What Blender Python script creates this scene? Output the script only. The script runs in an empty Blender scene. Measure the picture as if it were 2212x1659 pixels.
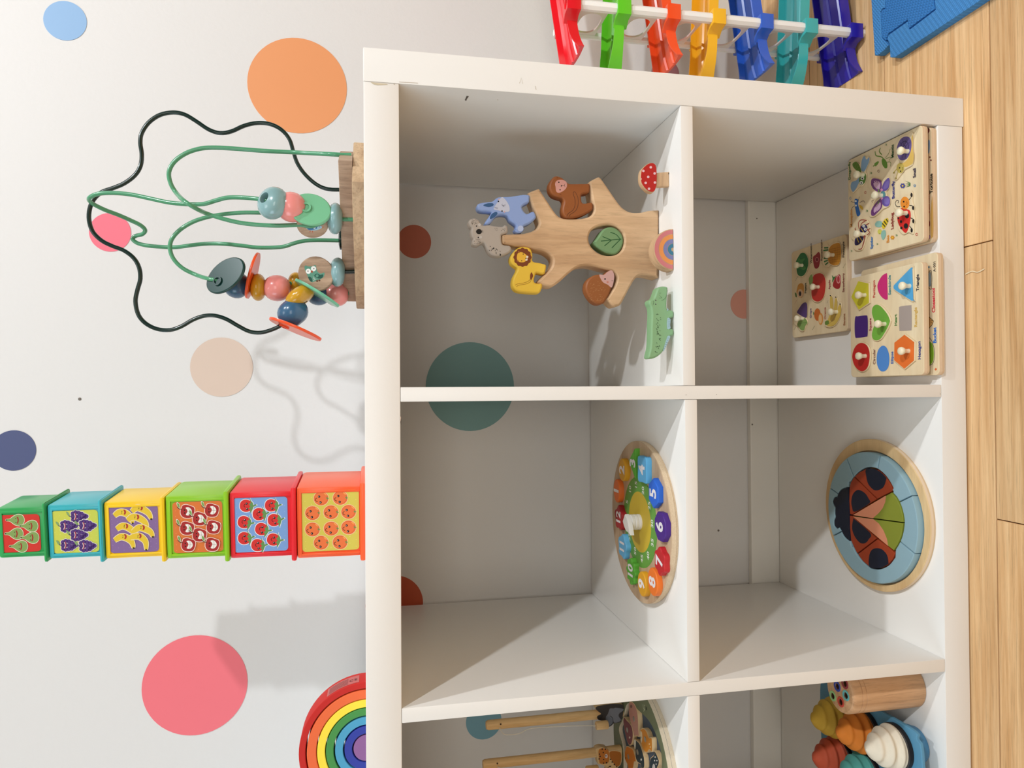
import bpy, bmesh, math, random
from mathutils import Vector as V, Matrix
from mathutils.geometry import tessellate_polygon
random.seed(7)
SC = bpy.context.scene
COL = SC.collection
# ---------------------------------------------------------------- camera (portrait phone photo lying on its side)
F_PX = 1513.24
CAM = V((-0.3790, -0.7788, 0.7522))
YAW, PITCH, ROLL = 0.0118, 0.1914, -0.0041
FW = V((math.sin(YAW) * math.cos(PITCH), math.cos(YAW) * math.cos(PITCH), -math.sin(PITCH)))
R0 = V((math.cos(YAW), -math.sin(YAW), 0)); U0 = R0.cross(FW)
RT = R0 * math.cos(ROLL) + U0 * math.sin(ROLL)
UP = -R0 * math.sin(ROLL) + U0 * math.cos(ROLL)
cd = bpy.data.cameras.new('camera'); co = bpy.data.objects.new('camera', cd); COL.objects.link(co)
mx = Matrix.Identity(4)
for i, c in enumerate((-UP, RT, -FW)):
    for j in range(3): mx[j][i] = c[j]
mx.translation = CAM
co.matrix_world = mx
cd.sensor_fit = 'HORIZONTAL'; cd.sensor_width = 36; cd.lens = F_PX / 2212 * 36; cd.clip_start = 0.02
SC.camera = co
# ---------------------------------------------------------------- light: two warm downlights on the right, daylight from a window on the left
SC.view_settings.view_transform = 'Standard'; SC.view_settings.look = 'None'
SC.view_settings.gamma = 1; SC.view_settings.use_curve_mapping = False
SC.view_settings.exposure = -0.58
w = bpy.data.worlds.new('world'); SC.world = w; w.use_nodes = True
w.node_tree.nodes['Background'].inputs[0].default_value = (0.75, 0.87, 1, 1)
w.node_tree.nodes['Background'].inputs[1].default_value = 1.0
def area(name, loc, to, size, power, col, size_y=None, shape='DISK', spread=180):
    l = bpy.data.lights.new(name, 'AREA'); l.energy = power; l.color = col; l.shape = shape; l.size = size
    if size_y: l.shape = 'RECTANGLE'; l.size_y = size_y
    l.spread = math.radians(spread)
    o = bpy.data.objects.new(name, l); COL.objects.link(o); o.location = loc
    o.rotation_euler = (V(to) - V(loc)).to_track_quat('-Z', 'Y').to_euler()
    return o
def spot(name, loc, to, power, col, radius, cone=95):
    l = bpy.data.lights.new(name, 'SPOT'); l.energy = power; l.color = col; l.shadow_soft_size = radius
    l.spot_size = math.radians(cone); l.spot_blend = .6
    o = bpy.data.objects.new(name, l); COL.objects.link(o); o.location = loc
    o.rotation_euler = (V(to) - V(loc)).to_track_quat('-Z', 'Y').to_euler()
WARM = (0.93, 0.98, 1.02); NEUT = (0.94, 0.98, 1.0); COOL = (0.68, 0.87, 1.0)
spot('downlight', (1.57, -2.15, 2.66), (-.3, .1, .7), 310, WARM, .055)
spot('downlight', (0.92, -0.71, 2.66), (-.2, .1, .3), 138, WARM, .04)
area('window_and_fill', (-2.76, -0.92, 1.55), (0, -0.5, .9), 1.4, 30, COOL, 1.2)
area('window_and_fill', (-0.5, -5.12, 1.5), (-0.5, 0, 0.7), 2.4, 68, (1.0, 0.96, 0.88), 1.5)  # added fill from behind the camera for the cube backs, no known window
area('ceiling_fill', (-0.35, -0.75, 2.66), (-0.35, -0.75, 0), 0.6, 7, NEUT, 0.6)  # added soft fill for the wall above the shelf, no known fitting
# ---------------------------------------------------------------- helpers
def ray(x, y): return FW + RT * ((829.5 - y) / F_PX) - UP * ((x - 1106) / F_PX)
class Crop:
    """a region of the photograph: turns positions measured in an enlarged crop into photograph pixels"""
    def __init__(s, ox, oy, k): s.ox, s.oy, s.k = ox, oy, k
    def __call__(s, x, y): return (s.ox + x / s.k, s.oy + y / s.k)
PX = Crop(0, 0, 1)
def atY(x, y, Y, c=PX):
    d = ray(*c(x, y)); return CAM + d * ((Y - CAM.y) / d.y)
def atZ(x, y, Z, c=PX):
    d = ray(*c(x, y)); return CAM + d * ((Z - CAM.z) / d.z)
class Face:
    """a plane in the room: origin, two axes; n points out of it"""
    def __init__(s, o, u, v): s.o, s.u, s.v = V(o), V(u).normalized(), V(v).normalized(); s.n = s.u.cross(s.v)
    def P(s, a, b, h=0): return s.o + s.u * a + s.v * b + s.n * h
    def hit(s, x, y, c=PX):
        d = ray(*c(x, y)); t = (s.o - CAM).dot(s.n) / d.dot(s.n); p = CAM + d * t - s.o
        return (p.dot(s.u), p.dot(s.v))
    def hits(s, pts, c=PX): return [s.hit(x, y, c) for x, y in pts]
    def up(s, h): return Face(s.P(0, 0, h), s.u, s.v)
def frontal(Y): return Face((0, Y, 0), (1, 0, 0), (0, 0, 1))
def level(Z): return Face((0, 0, Z), (1, 0, 0), (0, 1, 0))

def srgb(c): return tuple((x / 255 / 12.92 if x / 255 <= .04045 else ((x / 255 + .055) / 1.055) ** 2.4) for x in c) + (1,)
MATS = {}
def M(rgb, rough=.5, spec=.4, bump=0, bscale=300, mottle=0, mscale=20, coat=0, trans=0, sss=0, alpha=1):
    key = (rgb, rough, spec, bump, bscale, mottle, mscale, coat, trans, sss, alpha)
    if key in MATS: return MATS[key]
    m = bpy.data.materials.new('paint_%02x%02x%02x' % tuple(int(x) for x in rgb)); m.use_nodes = True
    nt = m.node_tree; b = nt.nodes['Principled BSDF']
    b.inputs['Base Color'].default_value = srgb(rgb); b.inputs['Roughness'].default_value = rough
    b.inputs['Specular IOR Level'].default_value = spec
    b.inputs['Coat Weight'].default_value = coat; b.inputs['Coat Roughness'].default_value = .1
    b.inputs['Transmission Weight'].default_value = trans
    if sss: b.inputs['Subsurface Weight'].default_value = sss; b.inputs['Subsurface Scale'].default_value = .004
    b.inputs['Alpha'].default_value = alpha
    tc = nt.nodes.new('ShaderNodeTexCoord')
    if bump:
        n = nt.nodes.new('ShaderNodeTexNoise'); n.inputs['Scale'].default_value = bscale; n.inputs['Detail'].default_value = 4
        bp = nt.nodes.new('ShaderNodeBump'); bp.inputs['Strength'].default_value = bump; bp.inputs['Distance'].default_value = .002
        nt.links.new(tc.outputs['Object'], n.inputs['Vector']); nt.links.new(n.outputs['Fac'], bp.inputs['Height'])
        nt.links.new(bp.outputs['Normal'], b.inputs['Normal'])
    if mottle:
        n = nt.nodes.new('ShaderNodeTexNoise'); n.inputs['Scale'].default_value = mscale; n.inputs['Detail'].default_value = 3
        mxn = nt.nodes.new('ShaderNodeMix'); mxn.data_type = 'RGBA'
        c = srgb(rgb); mxn.inputs['A'].default_value = tuple(x * (1 - mottle) for x in c[:3]) + (1,)
        mxn.inputs['B'].default_value = tuple(min(1, x * (1 + mottle)) for x in c[:3]) + (1,)
        nt.links.new(tc.outputs['Object'], n.inputs['Vector']); nt.links.new(n.outputs['Fac'], mxn.inputs['Factor'])
        nt.links.new(mxn.outputs['Result'], b.inputs['Base Color'])
    MATS[key] = m
    return m
def WOOD(light, dark, axis='X', scale=30, stretch=12, rough=.5, bump=.15, vary=0, key=None, pores=.5):
    """procedural timber: fine streaks along an axis plus broad bands"""
    k = ('wood', light, dark, axis, scale, stretch, rough, bump, vary, pores)
    if k in MATS: return MATS[k]
    m = bpy.data.materials.new('timber'); m.use_nodes = True; nt = m.node_tree; b = nt.nodes['Principled BSDF']
    L = nt.links.new
    tc = nt.nodes.new('ShaderNodeTexCoord'); mp = nt.nodes.new('ShaderNodeMapping')
    s = {'X': (1 / stretch, 1, 1), 'Y': (1, 1 / stretch, 1), 'Z': (1, 1, 1 / stretch)}[axis]
    mp.inputs['Scale'].default_value = tuple(x * scale for x in s)
    if vary:
        oi = nt.nodes.new('ShaderNodeObjectInfo'); ad = nt.nodes.new('ShaderNodeVectorMath'); ad.operation = 'ADD'
        mu = nt.nodes.new('ShaderNodeMath'); mu.operation = 'MULTIPLY'; mu.inputs[1].default_value = 37
        L(oi.outputs['Random'], mu.inputs[0]); L(tc.outputs['Object'], ad.inputs[0]); L(mu.outputs[0], ad.inputs[1])
        L(ad.outputs[0], mp.inputs['Vector'])
    else: L(tc.outputs['Object'], mp.inputs['Vector'])
    n1 = nt.nodes.new('ShaderNodeTexNoise'); n1.inputs['Scale'].default_value = 1; n1.inputs['Detail'].default_value = 6; n1.inputs['Roughness'].default_value = .62
    n1.inputs['Distortion'].default_value = .6
    n2 = nt.nodes.new('ShaderNodeTexNoise'); n2.inputs['Scale'].default_value = 6; n2.inputs['Detail'].default_value = 5; n2.inputs['Roughness'].default_value = .7
    L(mp.outputs['Vector'], n1.inputs['Vector']); L(mp.outputs['Vector'], n2.inputs['Vector'])
    r = nt.nodes.new('ShaderNodeValToRGB'); e = r.color_ramp.elements
    e[0].position = .34; e[0].color = srgb(dark); e[1].position = .62; e[1].color = srgb(light)
    L(n1.outputs['Fac'], r.inputs['Fac'])
    r2 = nt.nodes.new('ShaderNodeValToRGB'); e = r2.color_ramp.elements
    e[0].position = .3; e[0].color = (pores, pores, pores, 1); e[1].position = .5; e[1].color = (1, 1, 1, 1)
    L(n2.outputs['Fac'], r2.inputs['Fac'])
    mu2 = nt.nodes.new('ShaderNodeMix'); mu2.data_type = 'RGBA'; mu2.blend_type = 'MULTIPLY'; mu2.inputs['Factor'].default_value = .6
    L(r.outputs['Color'], mu2.inputs['A']); L(r2.outputs['Color'], mu2.inputs['B'])
    out = mu2.outputs['Result']
    if vary:
        hs = nt.nodes.new('ShaderNodeHueSaturation'); mr = nt.nodes.new('ShaderNodeMapRange')
        mr.inputs['To Min'].default_value = 1 - vary; mr.inputs['To Max'].default_value = 1 + vary
        L(oi.outputs['Random'], mr.inputs['Value']); L(mr.outputs['Result'], hs.inputs['Value']); L(out, hs.inputs['Color']); out = hs.outputs['Color']
    L(out, b.inputs['Base Color']); b.inputs['Roughness'].default_value = rough; b.inputs['Specular IOR Level'].default_value = .35
    bp = nt.nodes.new('ShaderNodeBump'); bp.inputs['Strength'].default_value = bump; bp.inputs['Distance'].default_value = .001
    L(n2.outputs['Fac'], bp.inputs['Height']); L(bp.outputs['Normal'], b.inputs['Normal'])
    MATS[k] = m
    return m

def tag(o, label, cat, group=None):
    o['label'] = label; o['category'] = cat
    if group: o['group'] = group
    return o
def thing(name, label, cat, loc, group=None):
    o = bpy.data.objects.new(name, None); COL.objects.link(o); o.location = V(loc); o.empty_display_size = .02
    return tag(o, label, cat, group)
def base_of(o):
    p = V((0, 0, 0))
    while o: p = p + V(o.location); o = o.parent
    return p
class Mesh:
    """collects faces in room coordinates, several paints; build() links one mesh object"""
    def __init__(s): s.v, s.f, s.fm, s.mats = [], [], [], []
    def slot(s, m):
        if m not in s.mats: s.mats.append(m)
        return s.mats.index(m)
    def add(s, verts, faces, mat):
        o = len(s.v); s.v += [V(p) for p in verts]; k = s.slot(mat)
        s.f += [tuple(i + o for i in f) for f in faces]; s.fm += [k] * len(faces)
        return s
    def build(s, name, parent=None, smooth=40, loc=None):
        if parent: b = base_of(parent); l = V((0, 0, 0))
        else:
            if loc is None:
                xs = [p.x for p in s.v]; ys = [p.y for p in s.v]; zs = [p.z for p in s.v]
                loc = ((min(xs) + max(xs)) / 2, (min(ys) + max(ys)) / 2, min(zs))
            b = V(loc); l = b
        me = bpy.data.meshes.new(name); me.from_pydata([p - b for p in s.v], [], s.f)
        for m in s.mats: me.materials.append(m)
        me.polygons.foreach_set('material_index', s.fm)
        me.validate()
        if smooth:
            me.polygons.foreach_set('use_smooth', [True] * len(me.polygons))
            me.set_sharp_from_angle(angle=math.radians(smooth))
        o = bpy.data.objects.new(name, me); COL.objects.link(o)
        if parent: o.parent = parent
        else: o.location = l
        return o
def ring_strip(n, r0, r1, closed=True):
    return [(r0 + i, r0 + (i + 1) % n, r1 + (i + 1) % n, r1 + i) for i in range(n if closed else n - 1)]
def box(ms, lo, hi, mat, r=0.0, fr=None):
    """block between two corners with chamfered edges; fr(p) may move it elsewhere"""
    lo, hi = V(lo), V(hi); bm = bmesh.new(); bmesh.ops.create_cube(bm, size=1)
    for v in bm.verts: v.co = V([(lo[i] + hi[i]) / 2 + v.co[i] * (hi[i] - lo[i]) for i in range(3)])
    if r: bmesh.ops.bevel(bm, geom=bm.edges[:], offset=r, segments=2, affect='EDGES', profile=.6)
    bm.verts.index_update()
    ms.add([fr(v.co) if fr else v.co.copy() for v in bm.verts], [[v.index for v in f.verts] for f in bm.faces], mat); bm.free()
    return ms
def cr(pts, n=4, closed=True):
    """smooth curve through points; a doubled point makes a corner"""
    P = [V(p) for p in pts]; N = len(P); out = []
    for i in range(N if closed else N - 1):
        g = (lambda k: P[k % N]) if closed else (lambda k: P[min(max(k, 0), N - 1)])
        a, b, c, d = g(i - 1), g(i), g(i + 1), g(i + 2)
        if (b - c).length < 1e-9: continue
        for j in range(n):
            t = j / n
            out.append(.5 * ((2 * b) + (c - a) * t + (2 * a - 5 * b + 4 * c - d) * t * t + (3 * b - a - 3 * c + d) * t ** 3))
    if not closed: out.append(P[-1])
    res = []
    for p in out:
        if not res or (p - res[-1]).length > 1e-7: res.append(p)
    return res
def area2(l): return sum(l[i][0] * l[(i + 1) % len(l)][1] - l[(i + 1) % len(l)][0] * l[i][1] for i in range(len(l))) / 2
def inset(l, d):
    n = len(l); out = []
    for i in range(n):
        a, b, c = l[i - 1], l[i], l[(i + 1) % n]
        e1 = V((b[0] - a[0], b[1] - a[1])); e2 = V((c[0] - b[0], c[1] - b[1]))
        if e1.length < 1e-9 or e2.length < 1e-9: out.append(b); continue
        e1.normalize(); e2.normalize(); m = V((-e1.y - e2.y, e1.x + e2.x))
        if m.length < .3: m = V((-e1.y, e1.x))
        m.normalize(); k = max(.45, m.dot(V((-e1.y, e1.x)))); out.append((b[0] + m.x * d / k, b[1] + m.y * d / k))
    return out
def fillpoly(loops): return tessellate_polygon([[V((p[0], p[1], 0)) for p in l] for l in loops])
def slab(ms, face, loops, depth, mat, r=.0012, side=None, back=True, h=0.0):
    """a board cut to an outline (first loop) with holes (further loops), rounded front arris"""
    side = side or mat; L = []
    for i, l in enumerate(loops):
        l = [tuple(p)[:2] for p in l]
        if (area2(l) > 0) != (i == 0): l = l[::-1]
        L.append(l)
    prof = [(-depth, 0), (-r, 0), (-.3 * r, .3 * r), (0, r)] if r else [(-depth, 0), (0, 0)]
    tops = []
    for l in L:
        n = len(l); vs = []
        for hh, ins in prof:
            q = inset(l, ins) if ins else l
            vs += [face.P(p[0], p[1], hh + h) for p in q]
        fs = []
        for k in range(len(prof) - 1): fs += ring_strip(n, k * n, (k + 1) * n)
        if r and side is not mat: ms.add(vs[:2 * n], fs[:n], side); ms.add(vs[n:], [tuple(i - n for i in f) for f in fs[n:]], mat)
        else: ms.add(vs, fs, side)
        tops.append(q)
    for hh, ls, flip in ((0, tops, False), (-depth, L, True)):
        if flip and not back: continue
        flat = [p for l in ls for p in l]
        tr = fillpoly(ls); fs = []
        for t in tr:
            a, b, c = (flat[i] for i in t); s = (b[0] - a[0]) * (c[1] - a[1]) - (c[0] - a[0]) * (b[1] - a[1])
            if abs(s) < 1e-14: continue
            fs.append(tuple(t) if (s > 0) != flip else tuple(reversed(t)))
        ms.add([face.P(p[0], p[1], hh + h) for p in flat], fs, mat)
    return ms
def circ(a, b, r, n=28, ry=None, rot=0, a0=0, a1=2 * math.pi, full=True):
    ry = ry or r; out = []
    for i in range(n if full else n + 1):
        t = a0 + (a1 - a0) * i / n; x, y = r * math.cos(t), ry * math.sin(t)
        out.append((a + x * math.cos(rot) - y * math.sin(rot), b + x * math.sin(rot) + y * math.cos(rot)))
    return out
FONT = {}
def glyphs(txt, bold=0.0):
    if (txt, bold) in FONT: return FONT[(txt, bold)]
    cu = bpy.data.curves.new('lettering', 'FONT'); cu.body = txt; cu.size = 1; cu.offset = bold; cu.resolution_u = 3
    cu.align_x = 'CENTER'; cu.align_y = 'CENTER'
    o = bpy.data.objects.new('lettering', cu); COL.objects.link(o)
    me = bpy.data.meshes.new_from_object(o)
    d = ([tuple(v.co[:2]) for v in me.vertices], [tuple(p.vertices) for p in me.polygons])
    bpy.data.objects.remove(o); bpy.data.curves.remove(cu); bpy.data.meshes.remove(me)
    FONT[(txt, bold)] = d
    return d
class Print:
    """flat printing on a face: filled outlines, strokes, letters; each layer a hair above the last"""
    def __init__(s, face, step=.000012, h=.0001, c=PX): s.face, s.step, s.h, s.ms, s.c = face, step, h, Mesh(), c
    def poly(s, pts, rgb, px=False, smooth=0, rough=.5):
        if px: pts = s.face.hits(pts, s.c)
        if smooth: pts = [tuple(p) for p in cr([(p[0], p[1]) for p in pts], smooth)]
        if area2(pts) < 0: pts = pts[::-1]
        tr = fillpoly([pts]); fs = []
        for t in tr:
            a, b, c = (pts[i] for i in t); q = (b[0] - a[0]) * (c[1] - a[1]) - (c[0] - a[0]) * (b[1] - a[1])
            if abs(q) > 1e-14: fs.append(tuple(t) if q > 0 else tuple(reversed(t)))
        s.ms.add([s.face.P(p[0], p[1], s.h) for p in pts], fs, M(rgb, rough)); s.h += s.step
        return s
    def disc(s, x, y, r, rgb, px=True, ry=None, rot=0, n=20):
        """px: centre and radius measured in the crop"""
        if px: return s.poly(circ(x, y, r, n, ry, rot), rgb, True)
        return s.poly(circ(x, y, r, n, ry, rot), rgb)
    def dots(s, pts, r, rgb, px=True, n=8):
        for x, y in pts: s.poly(circ(x, y, r, n), rgb, px); s.h -= s.step
        s.h += s.step; return s
    def line(s, pts, wd, rgb, px=True, smooth=0, closed=False):
        if px: pts = s.face.hits(pts, s.c)
        if smooth: pts = [tuple(p) for p in cr([(p[0], p[1]) for p in pts], smooth, closed)]
        if closed: pts = list(pts) + [pts[0]]
        vs, n = [], len(pts)
        for i in range(n):
            a, b = V(pts[max(i - 1, 0)]), V(pts[min(i + 1, n - 1)]); d = (b - a)
            d = d.normalized() if d.length > 1e-9 else V((1, 0)); q = V((-d.y, d.x)) * wd / 2; p = V(pts[i])
            vs += [s.face.P(*(p - q), s.h), s.face.P(*(p + q), s.h)]
        s.ms.add(vs, [(2 * i, 2 * i + 2, 2 * i + 3, 2 * i + 1) for i in range(n - 1)], M(rgb)); s.h += s.step
        return s
    def text(s, txt, a, b, size, rgb, rot=0, bold=0.0, px=True, sx=1.0, rough=.5):
        """centred at a, b; size = letter height in metres (cap height about .7 of it)"""
        if px: a, b = s.face.hit(a, b, s.c)
        vs, fs = glyphs(txt, bold); c_, s_ = math.cos(rot), math.sin(rot)
        s.ms.add([s.face.P(a + size * (x * sx * c_ - y * s_), b + size * (x * sx * s_ + y * c_), s.h) for x, y in vs], fs, M(rgb, rough)); s.h += s.step
        return s
    def build(s, parent, name='print'): return s.ms.build(name, parent, smooth=0)
def frames(pts, closed=False):
    n = len(pts); T = []
    for i in range(n):
        a = pts[(i - 1) % n] if closed else pts[max(i - 1, 0)]; b = pts[(i + 1) % n] if closed else pts[min(i + 1, n - 1)]
        T.append((b - a).normalized())
    u = T[0].orthogonal().normalized(); out = []
    for t in T:
        u = (u - t * u.dot(t)).normalized(); out.append((t, u, t.cross(u)))
    return out
def tube(ms, pts, r, mat, sides=10, closed=False):
    pts = [V(p) for p in pts]; fr = frames(pts, closed); vs = []
    for k, (p, (t, u, w_)) in enumerate(zip(pts, fr)):
        rr = r[k] if isinstance(r, (list, tuple)) else r
        vs += [p + (u * math.cos(a) + w_ * math.sin(a)) * rr for a in [2 * math.pi * i / sides for i in range(sides)]]
    fs = []
    n = len(pts)
    for k in range(n if closed else n - 1): fs += ring_strip(sides, k * sides, ((k + 1) % n) * sides)
    if not closed: fs += [tuple(reversed(range(sides))), tuple(range((n - 1) * sides, n * sides))]
    ms.add(vs, fs, mat); return ms
def lathe(ms, c, axis, prof, mat, seg=28):
    """profile of (radius, height along axis); ends at radius 0 are closed"""
    c, ax = V(c), V(axis).normalized(); u = ax.orthogonal().normalized(); w_ = ax.cross(u); vs, fs, rows = [], [], []
    for r, h in prof:
        if r < 1e-7: rows.append([len(vs)]); vs.append(c + ax * h)
        else:
            rows.append(list(range(len(vs), len(vs) + seg)))
            vs += [c + ax * h + (u * math.cos(2 * math.pi * i / seg) + w_ * math.sin(2 * math.pi * i / seg)) * r for i in range(seg)]
    for a, b in zip(rows, rows[1:]):
        for i in range(seg):
            j = (i + 1) % seg
            if len(a) == 1 and len(b) == 1: break
            if len(a) == 1: fs.append((a[0], b[j], b[i]))
            elif len(b) == 1: fs.append((a[i], a[j], b[0]))
            else: fs.append((a[i], a[j], b[j], b[i]))
    ms.add(vs, fs, mat); return ms
def copy_tree(o, loc, label=None):
    c = o.copy(); COL.objects.link(c); c.location = V(loc)
    if label: c['label'] = label
    for ch in list(o.children):
        d = ch.copy(); COL.objects.link(d); d.parent = c
        for g in list(ch.children):
            e = g.copy(); COL.objects.link(e); e.parent = d
    return c
def struct(ms, name, parent=None, smooth=0):
    o = ms.build(name, parent, smooth); o['kind'] = 'structure'; return o
# ================================================================ the room
WALLP = M((222, 220, 218), .62, .3, bump=.12, bscale=160)
WALLP2 = M((228, 224, 216), .6, .3, bump=.1, bscale=160)
WY = .388                                    # face of the wall behind the shelf
struct(box(Mesh(), (-2.8, WY, 0), (.302, WY + .112, 2.7), WALLP), 'wall_back')
struct(box(Mesh(), (.302, .50, 0), (3.6, .6, 2.7), WALLP2), 'wall_recess')
m = Mesh()
for lo, hi in (((-2.9, -5.2, 0), (-2.8, .5, .9)), ((-2.9, -5.2, 2.2), (-2.8, .5, 2.7)), ((-2.9, -5.2, .9), (-2.8, -1.7, 2.2)), ((-2.9, -.15, .9), (-2.8, .5, 2.2))): box(m, lo, hi, WALLP)
struct(m, 'wall_left')
struct(box(Mesh(), (3.6, -5.2, 0), (3.7, .6, 2.7), M((168, 172, 178), .7, .2)), 'wall_right')
struct(box(Mesh(), (-2.9, -5.3, 0), (3.7, -5.2, 2.7), M((160, 166, 174), .7, .2)), 'wall_front')
struct(box(Mesh(), (-2.9, -5.3, 2.7), (3.7, .6, 2.8), M((206, 210, 214), .8, .2)), 'ceiling')
wn = box(Mesh(), (-2.9, -1.7, .9), (-2.8, -1.64, 2.2), M((245, 245, 243), .4))
for lo, hi in (((-2.9, -.21, .9), (-2.8, -.15, 2.2)), ((-2.9, -1.64, .9), (-2.8, -.21, .96)), ((-2.9, -1.64, 2.14), (-2.8, -.21, 2.2)), ((-2.88, -.96, .96), (-2.82, -.9, 2.14))): box(wn, lo, hi, M((245, 245, 243), .4))
struct(wn, 'window_1')
wn = Mesh()
for lo, hi in (((-1.76, -5.2, .69), (-1.7, -5.14, 2.31)), ((.7, -5.2, .69), (.76, -5.14, 2.31)), ((-1.7, -5.2, .69), (.7, -5.14, .75)), ((-1.7, -5.2, 2.25), (.7, -5.14, 2.31)), ((-.53, -5.2, .75), (-.47, -5.14, 2.25))): box(wn, lo, hi, M((245, 245, 243), .4))
struct(wn, 'fill_frame')  # made-up window frame, added round the fill lamp behind the camera
# a plain skirting board along the wall, seen through the open backs of the lower cubes
struct(box(Mesh(), (-2.8, WY - .012, 0), (.302, WY, .0925), M((236, 232, 224), .4, .4), .002), 'baseboard_back')
# small nicks and a plaster ridge on the wall
pm = Mesh(); WM = WALLP
for (x, y), r in (((172, 862), .0024), ((1625, 917), .0016), ((1552, 1146), .002), ((1635, 472), .0012)):
    p = atY(x, y, WY - .0004 if x < 1615 else WY - .0124); lathe(pm, p, (0, -1, 0), [(r, 0), (r * .6, .0006), (0, .0007)], M((120, 112, 104), .8), 10)
pm.build('wall_nick', bpy.data.objects['wall_back'])
# ---------------------------------------------------------------- floor: long oak boards, each its own piece
FL = thing('floor', 'warm oak board floor', 'floor', (0, 0, -.012)); del FL['label']; del FL['category']; FL['kind'] = 'structure'
OAK = WOOD((236, 196, 146), (206, 158, 106), 'X', 95, 34, .42, .3, vary=.09, pores=.55)
struct(box(Mesh(), (-2.9, -5.3, -.03), (3.7, .6, -.0125), M((120, 90, 60), .8)), 'subfloor', FL)
PW = .184; plank_mesh = {}
def plank(x0, x1, y0, y1):
    k = (round(x1 - x0, 4), round(y1 - y0, 4))
    if k not in plank_mesh:
        ms = box(Mesh(), (-(x1 - x0) / 2 + .0006, -(y1 - y0) / 2 + .0008, -.012), ((x1 - x0) / 2 - .0006, (y1 - y0) / 2 - .0008, 0), OAK, .0012)
        me = bpy.data.meshes.new('plank'); me.from_pydata(ms.v, [], ms.f); me.materials.append(OAK); plank_mesh[k] = me
    o = bpy.data.objects.new('plank', plank_mesh[k]); COL.objects.link(o); o.parent = FL
    o.location = ((x0 + x1) / 2, (y0 + y1) / 2, .012)
rows = []
y = -.04 - PW * 28
while y < .6: rows.append(y); y += PW
for y0 in rows:
    y1 = min(y0 + PW, .6); y0 = max(y0, -5.3)
    i = round((y0 + .04) / PW)
    s = {0: -.194, -1: -.54, 1: -.81, 2: -.43}.get(i, random.uniform(-1.2, 0))
    x = s - 1.2 * 3
    while x < 3.7:
        a, b = max(x, -2.9), min(x + 1.2, 3.7)
        if b - a > .02: plank(a, b, y0, y1)
        x += 1.2
# a loose pale thread on the boards
tube(t_ := Mesh(), cr([atZ(2086, 592, .0012), atZ(2100, 586, .0012), atZ(2112, 588, .0012), atZ(2126, 581, .0012)], 5, False), .0007, M((240, 224, 190), .8), 6)
tag(t_.build('thread'), 'short pale thread lying on the floor boards in front of the shelf', 'thread')
# ================================================================ the white cube shelf (open back, four by two)
H, S, CW, D, TT, TB, SZ, ST, DEP = .765, .0376, .33526, .016, .0387, .0392, .3942, .0156, .374
LAM = M((243, 240, 235), .34, .45, bump=.03, bscale=500)
SH = thing('cube_shelf', 'white open-backed cube shelf standing on the oak floor against the dotted wall', 'shelf', (-.73, DEP / 2, 0))
xr = [-S]
for i in range(4): xr += [xr[-1] - CW, xr[-1] - CW - D]
XL = xr[-1] + D                                # inner face of the left side
W0 = XL - S
box(Mesh(), (-S, 0, 0), (0, DEP, H), LAM, .0016).build('side_panel', SH)
box(Mesh(), (W0, 0, 0), (XL, DEP, H), LAM, .0016).build('side_panel', SH)
box(Mesh(), (XL + .0003, 0, H - TT), (-S - .0003, DEP, H - .0004), LAM, .0012).build('top_board', SH)
box(Mesh(), (XL + .0003, 0, .0025), (-S - .0003, DEP, TB), LAM, .0012).build('bottom_board', SH)
cells = []
x = -S
for i in range(4):
    cells.append((x - CW, x))
    o = 0 if i == 0 else -.0021
    box(Mesh(), (x - CW + .0004, 0, SZ - ST + o), (x - .0004, DEP, SZ + o), LAM, .0008).build('shelf_board', SH)
    if i < 3: box(Mesh(), (x - CW - D, 0, TB + .0003), (x - CW, DEP, H - TT - .0003), LAM, .0008).build('divider', SH)
    x -= CW + D
# scuffs on the boards
sc = Mesh()
p = Face((-S - .0001, 0, 0), (0, -1, 0), (0, 0, 1))
pr = Print(p)
pr.poly([(1004, 216), (1008, 207), (1013, 208), (1009, 213), (1007, 218)], (96, 86, 78), True)
pr.build(SH, 'scuff')
pf = Print(frontal(-.0001))
pf.poly([(800, 177.5), (835, 181), (838, 183), (815, 184), (806, 182)], (212, 200, 174), True)
pf.poly([(850, 180), (853, 182), (851, 183.5)], (180, 165, 140), True)
pf.line([(862, 177), (886, 178.5), (903, 179.5)], .0004, (190, 176, 156))
pf.line([(1122, 180), (1126, 168), (1129, 181)], .0004, (206, 196, 180))
pf.line([(1156, 186), (1158, 194)], .0005, (196, 184, 166))
pf.dots([(1075, 216), (1548, 852), (1482, 853), (2031, 851)], .8, (150, 142, 130))
pf.poly([(864.5, 898), (866.5, 902), (865, 912), (866.5, 918), (864, 908)], (196, 170, 150), True)
pf.build(SH, 'scuff')['kind'] = 'stuff'
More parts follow.
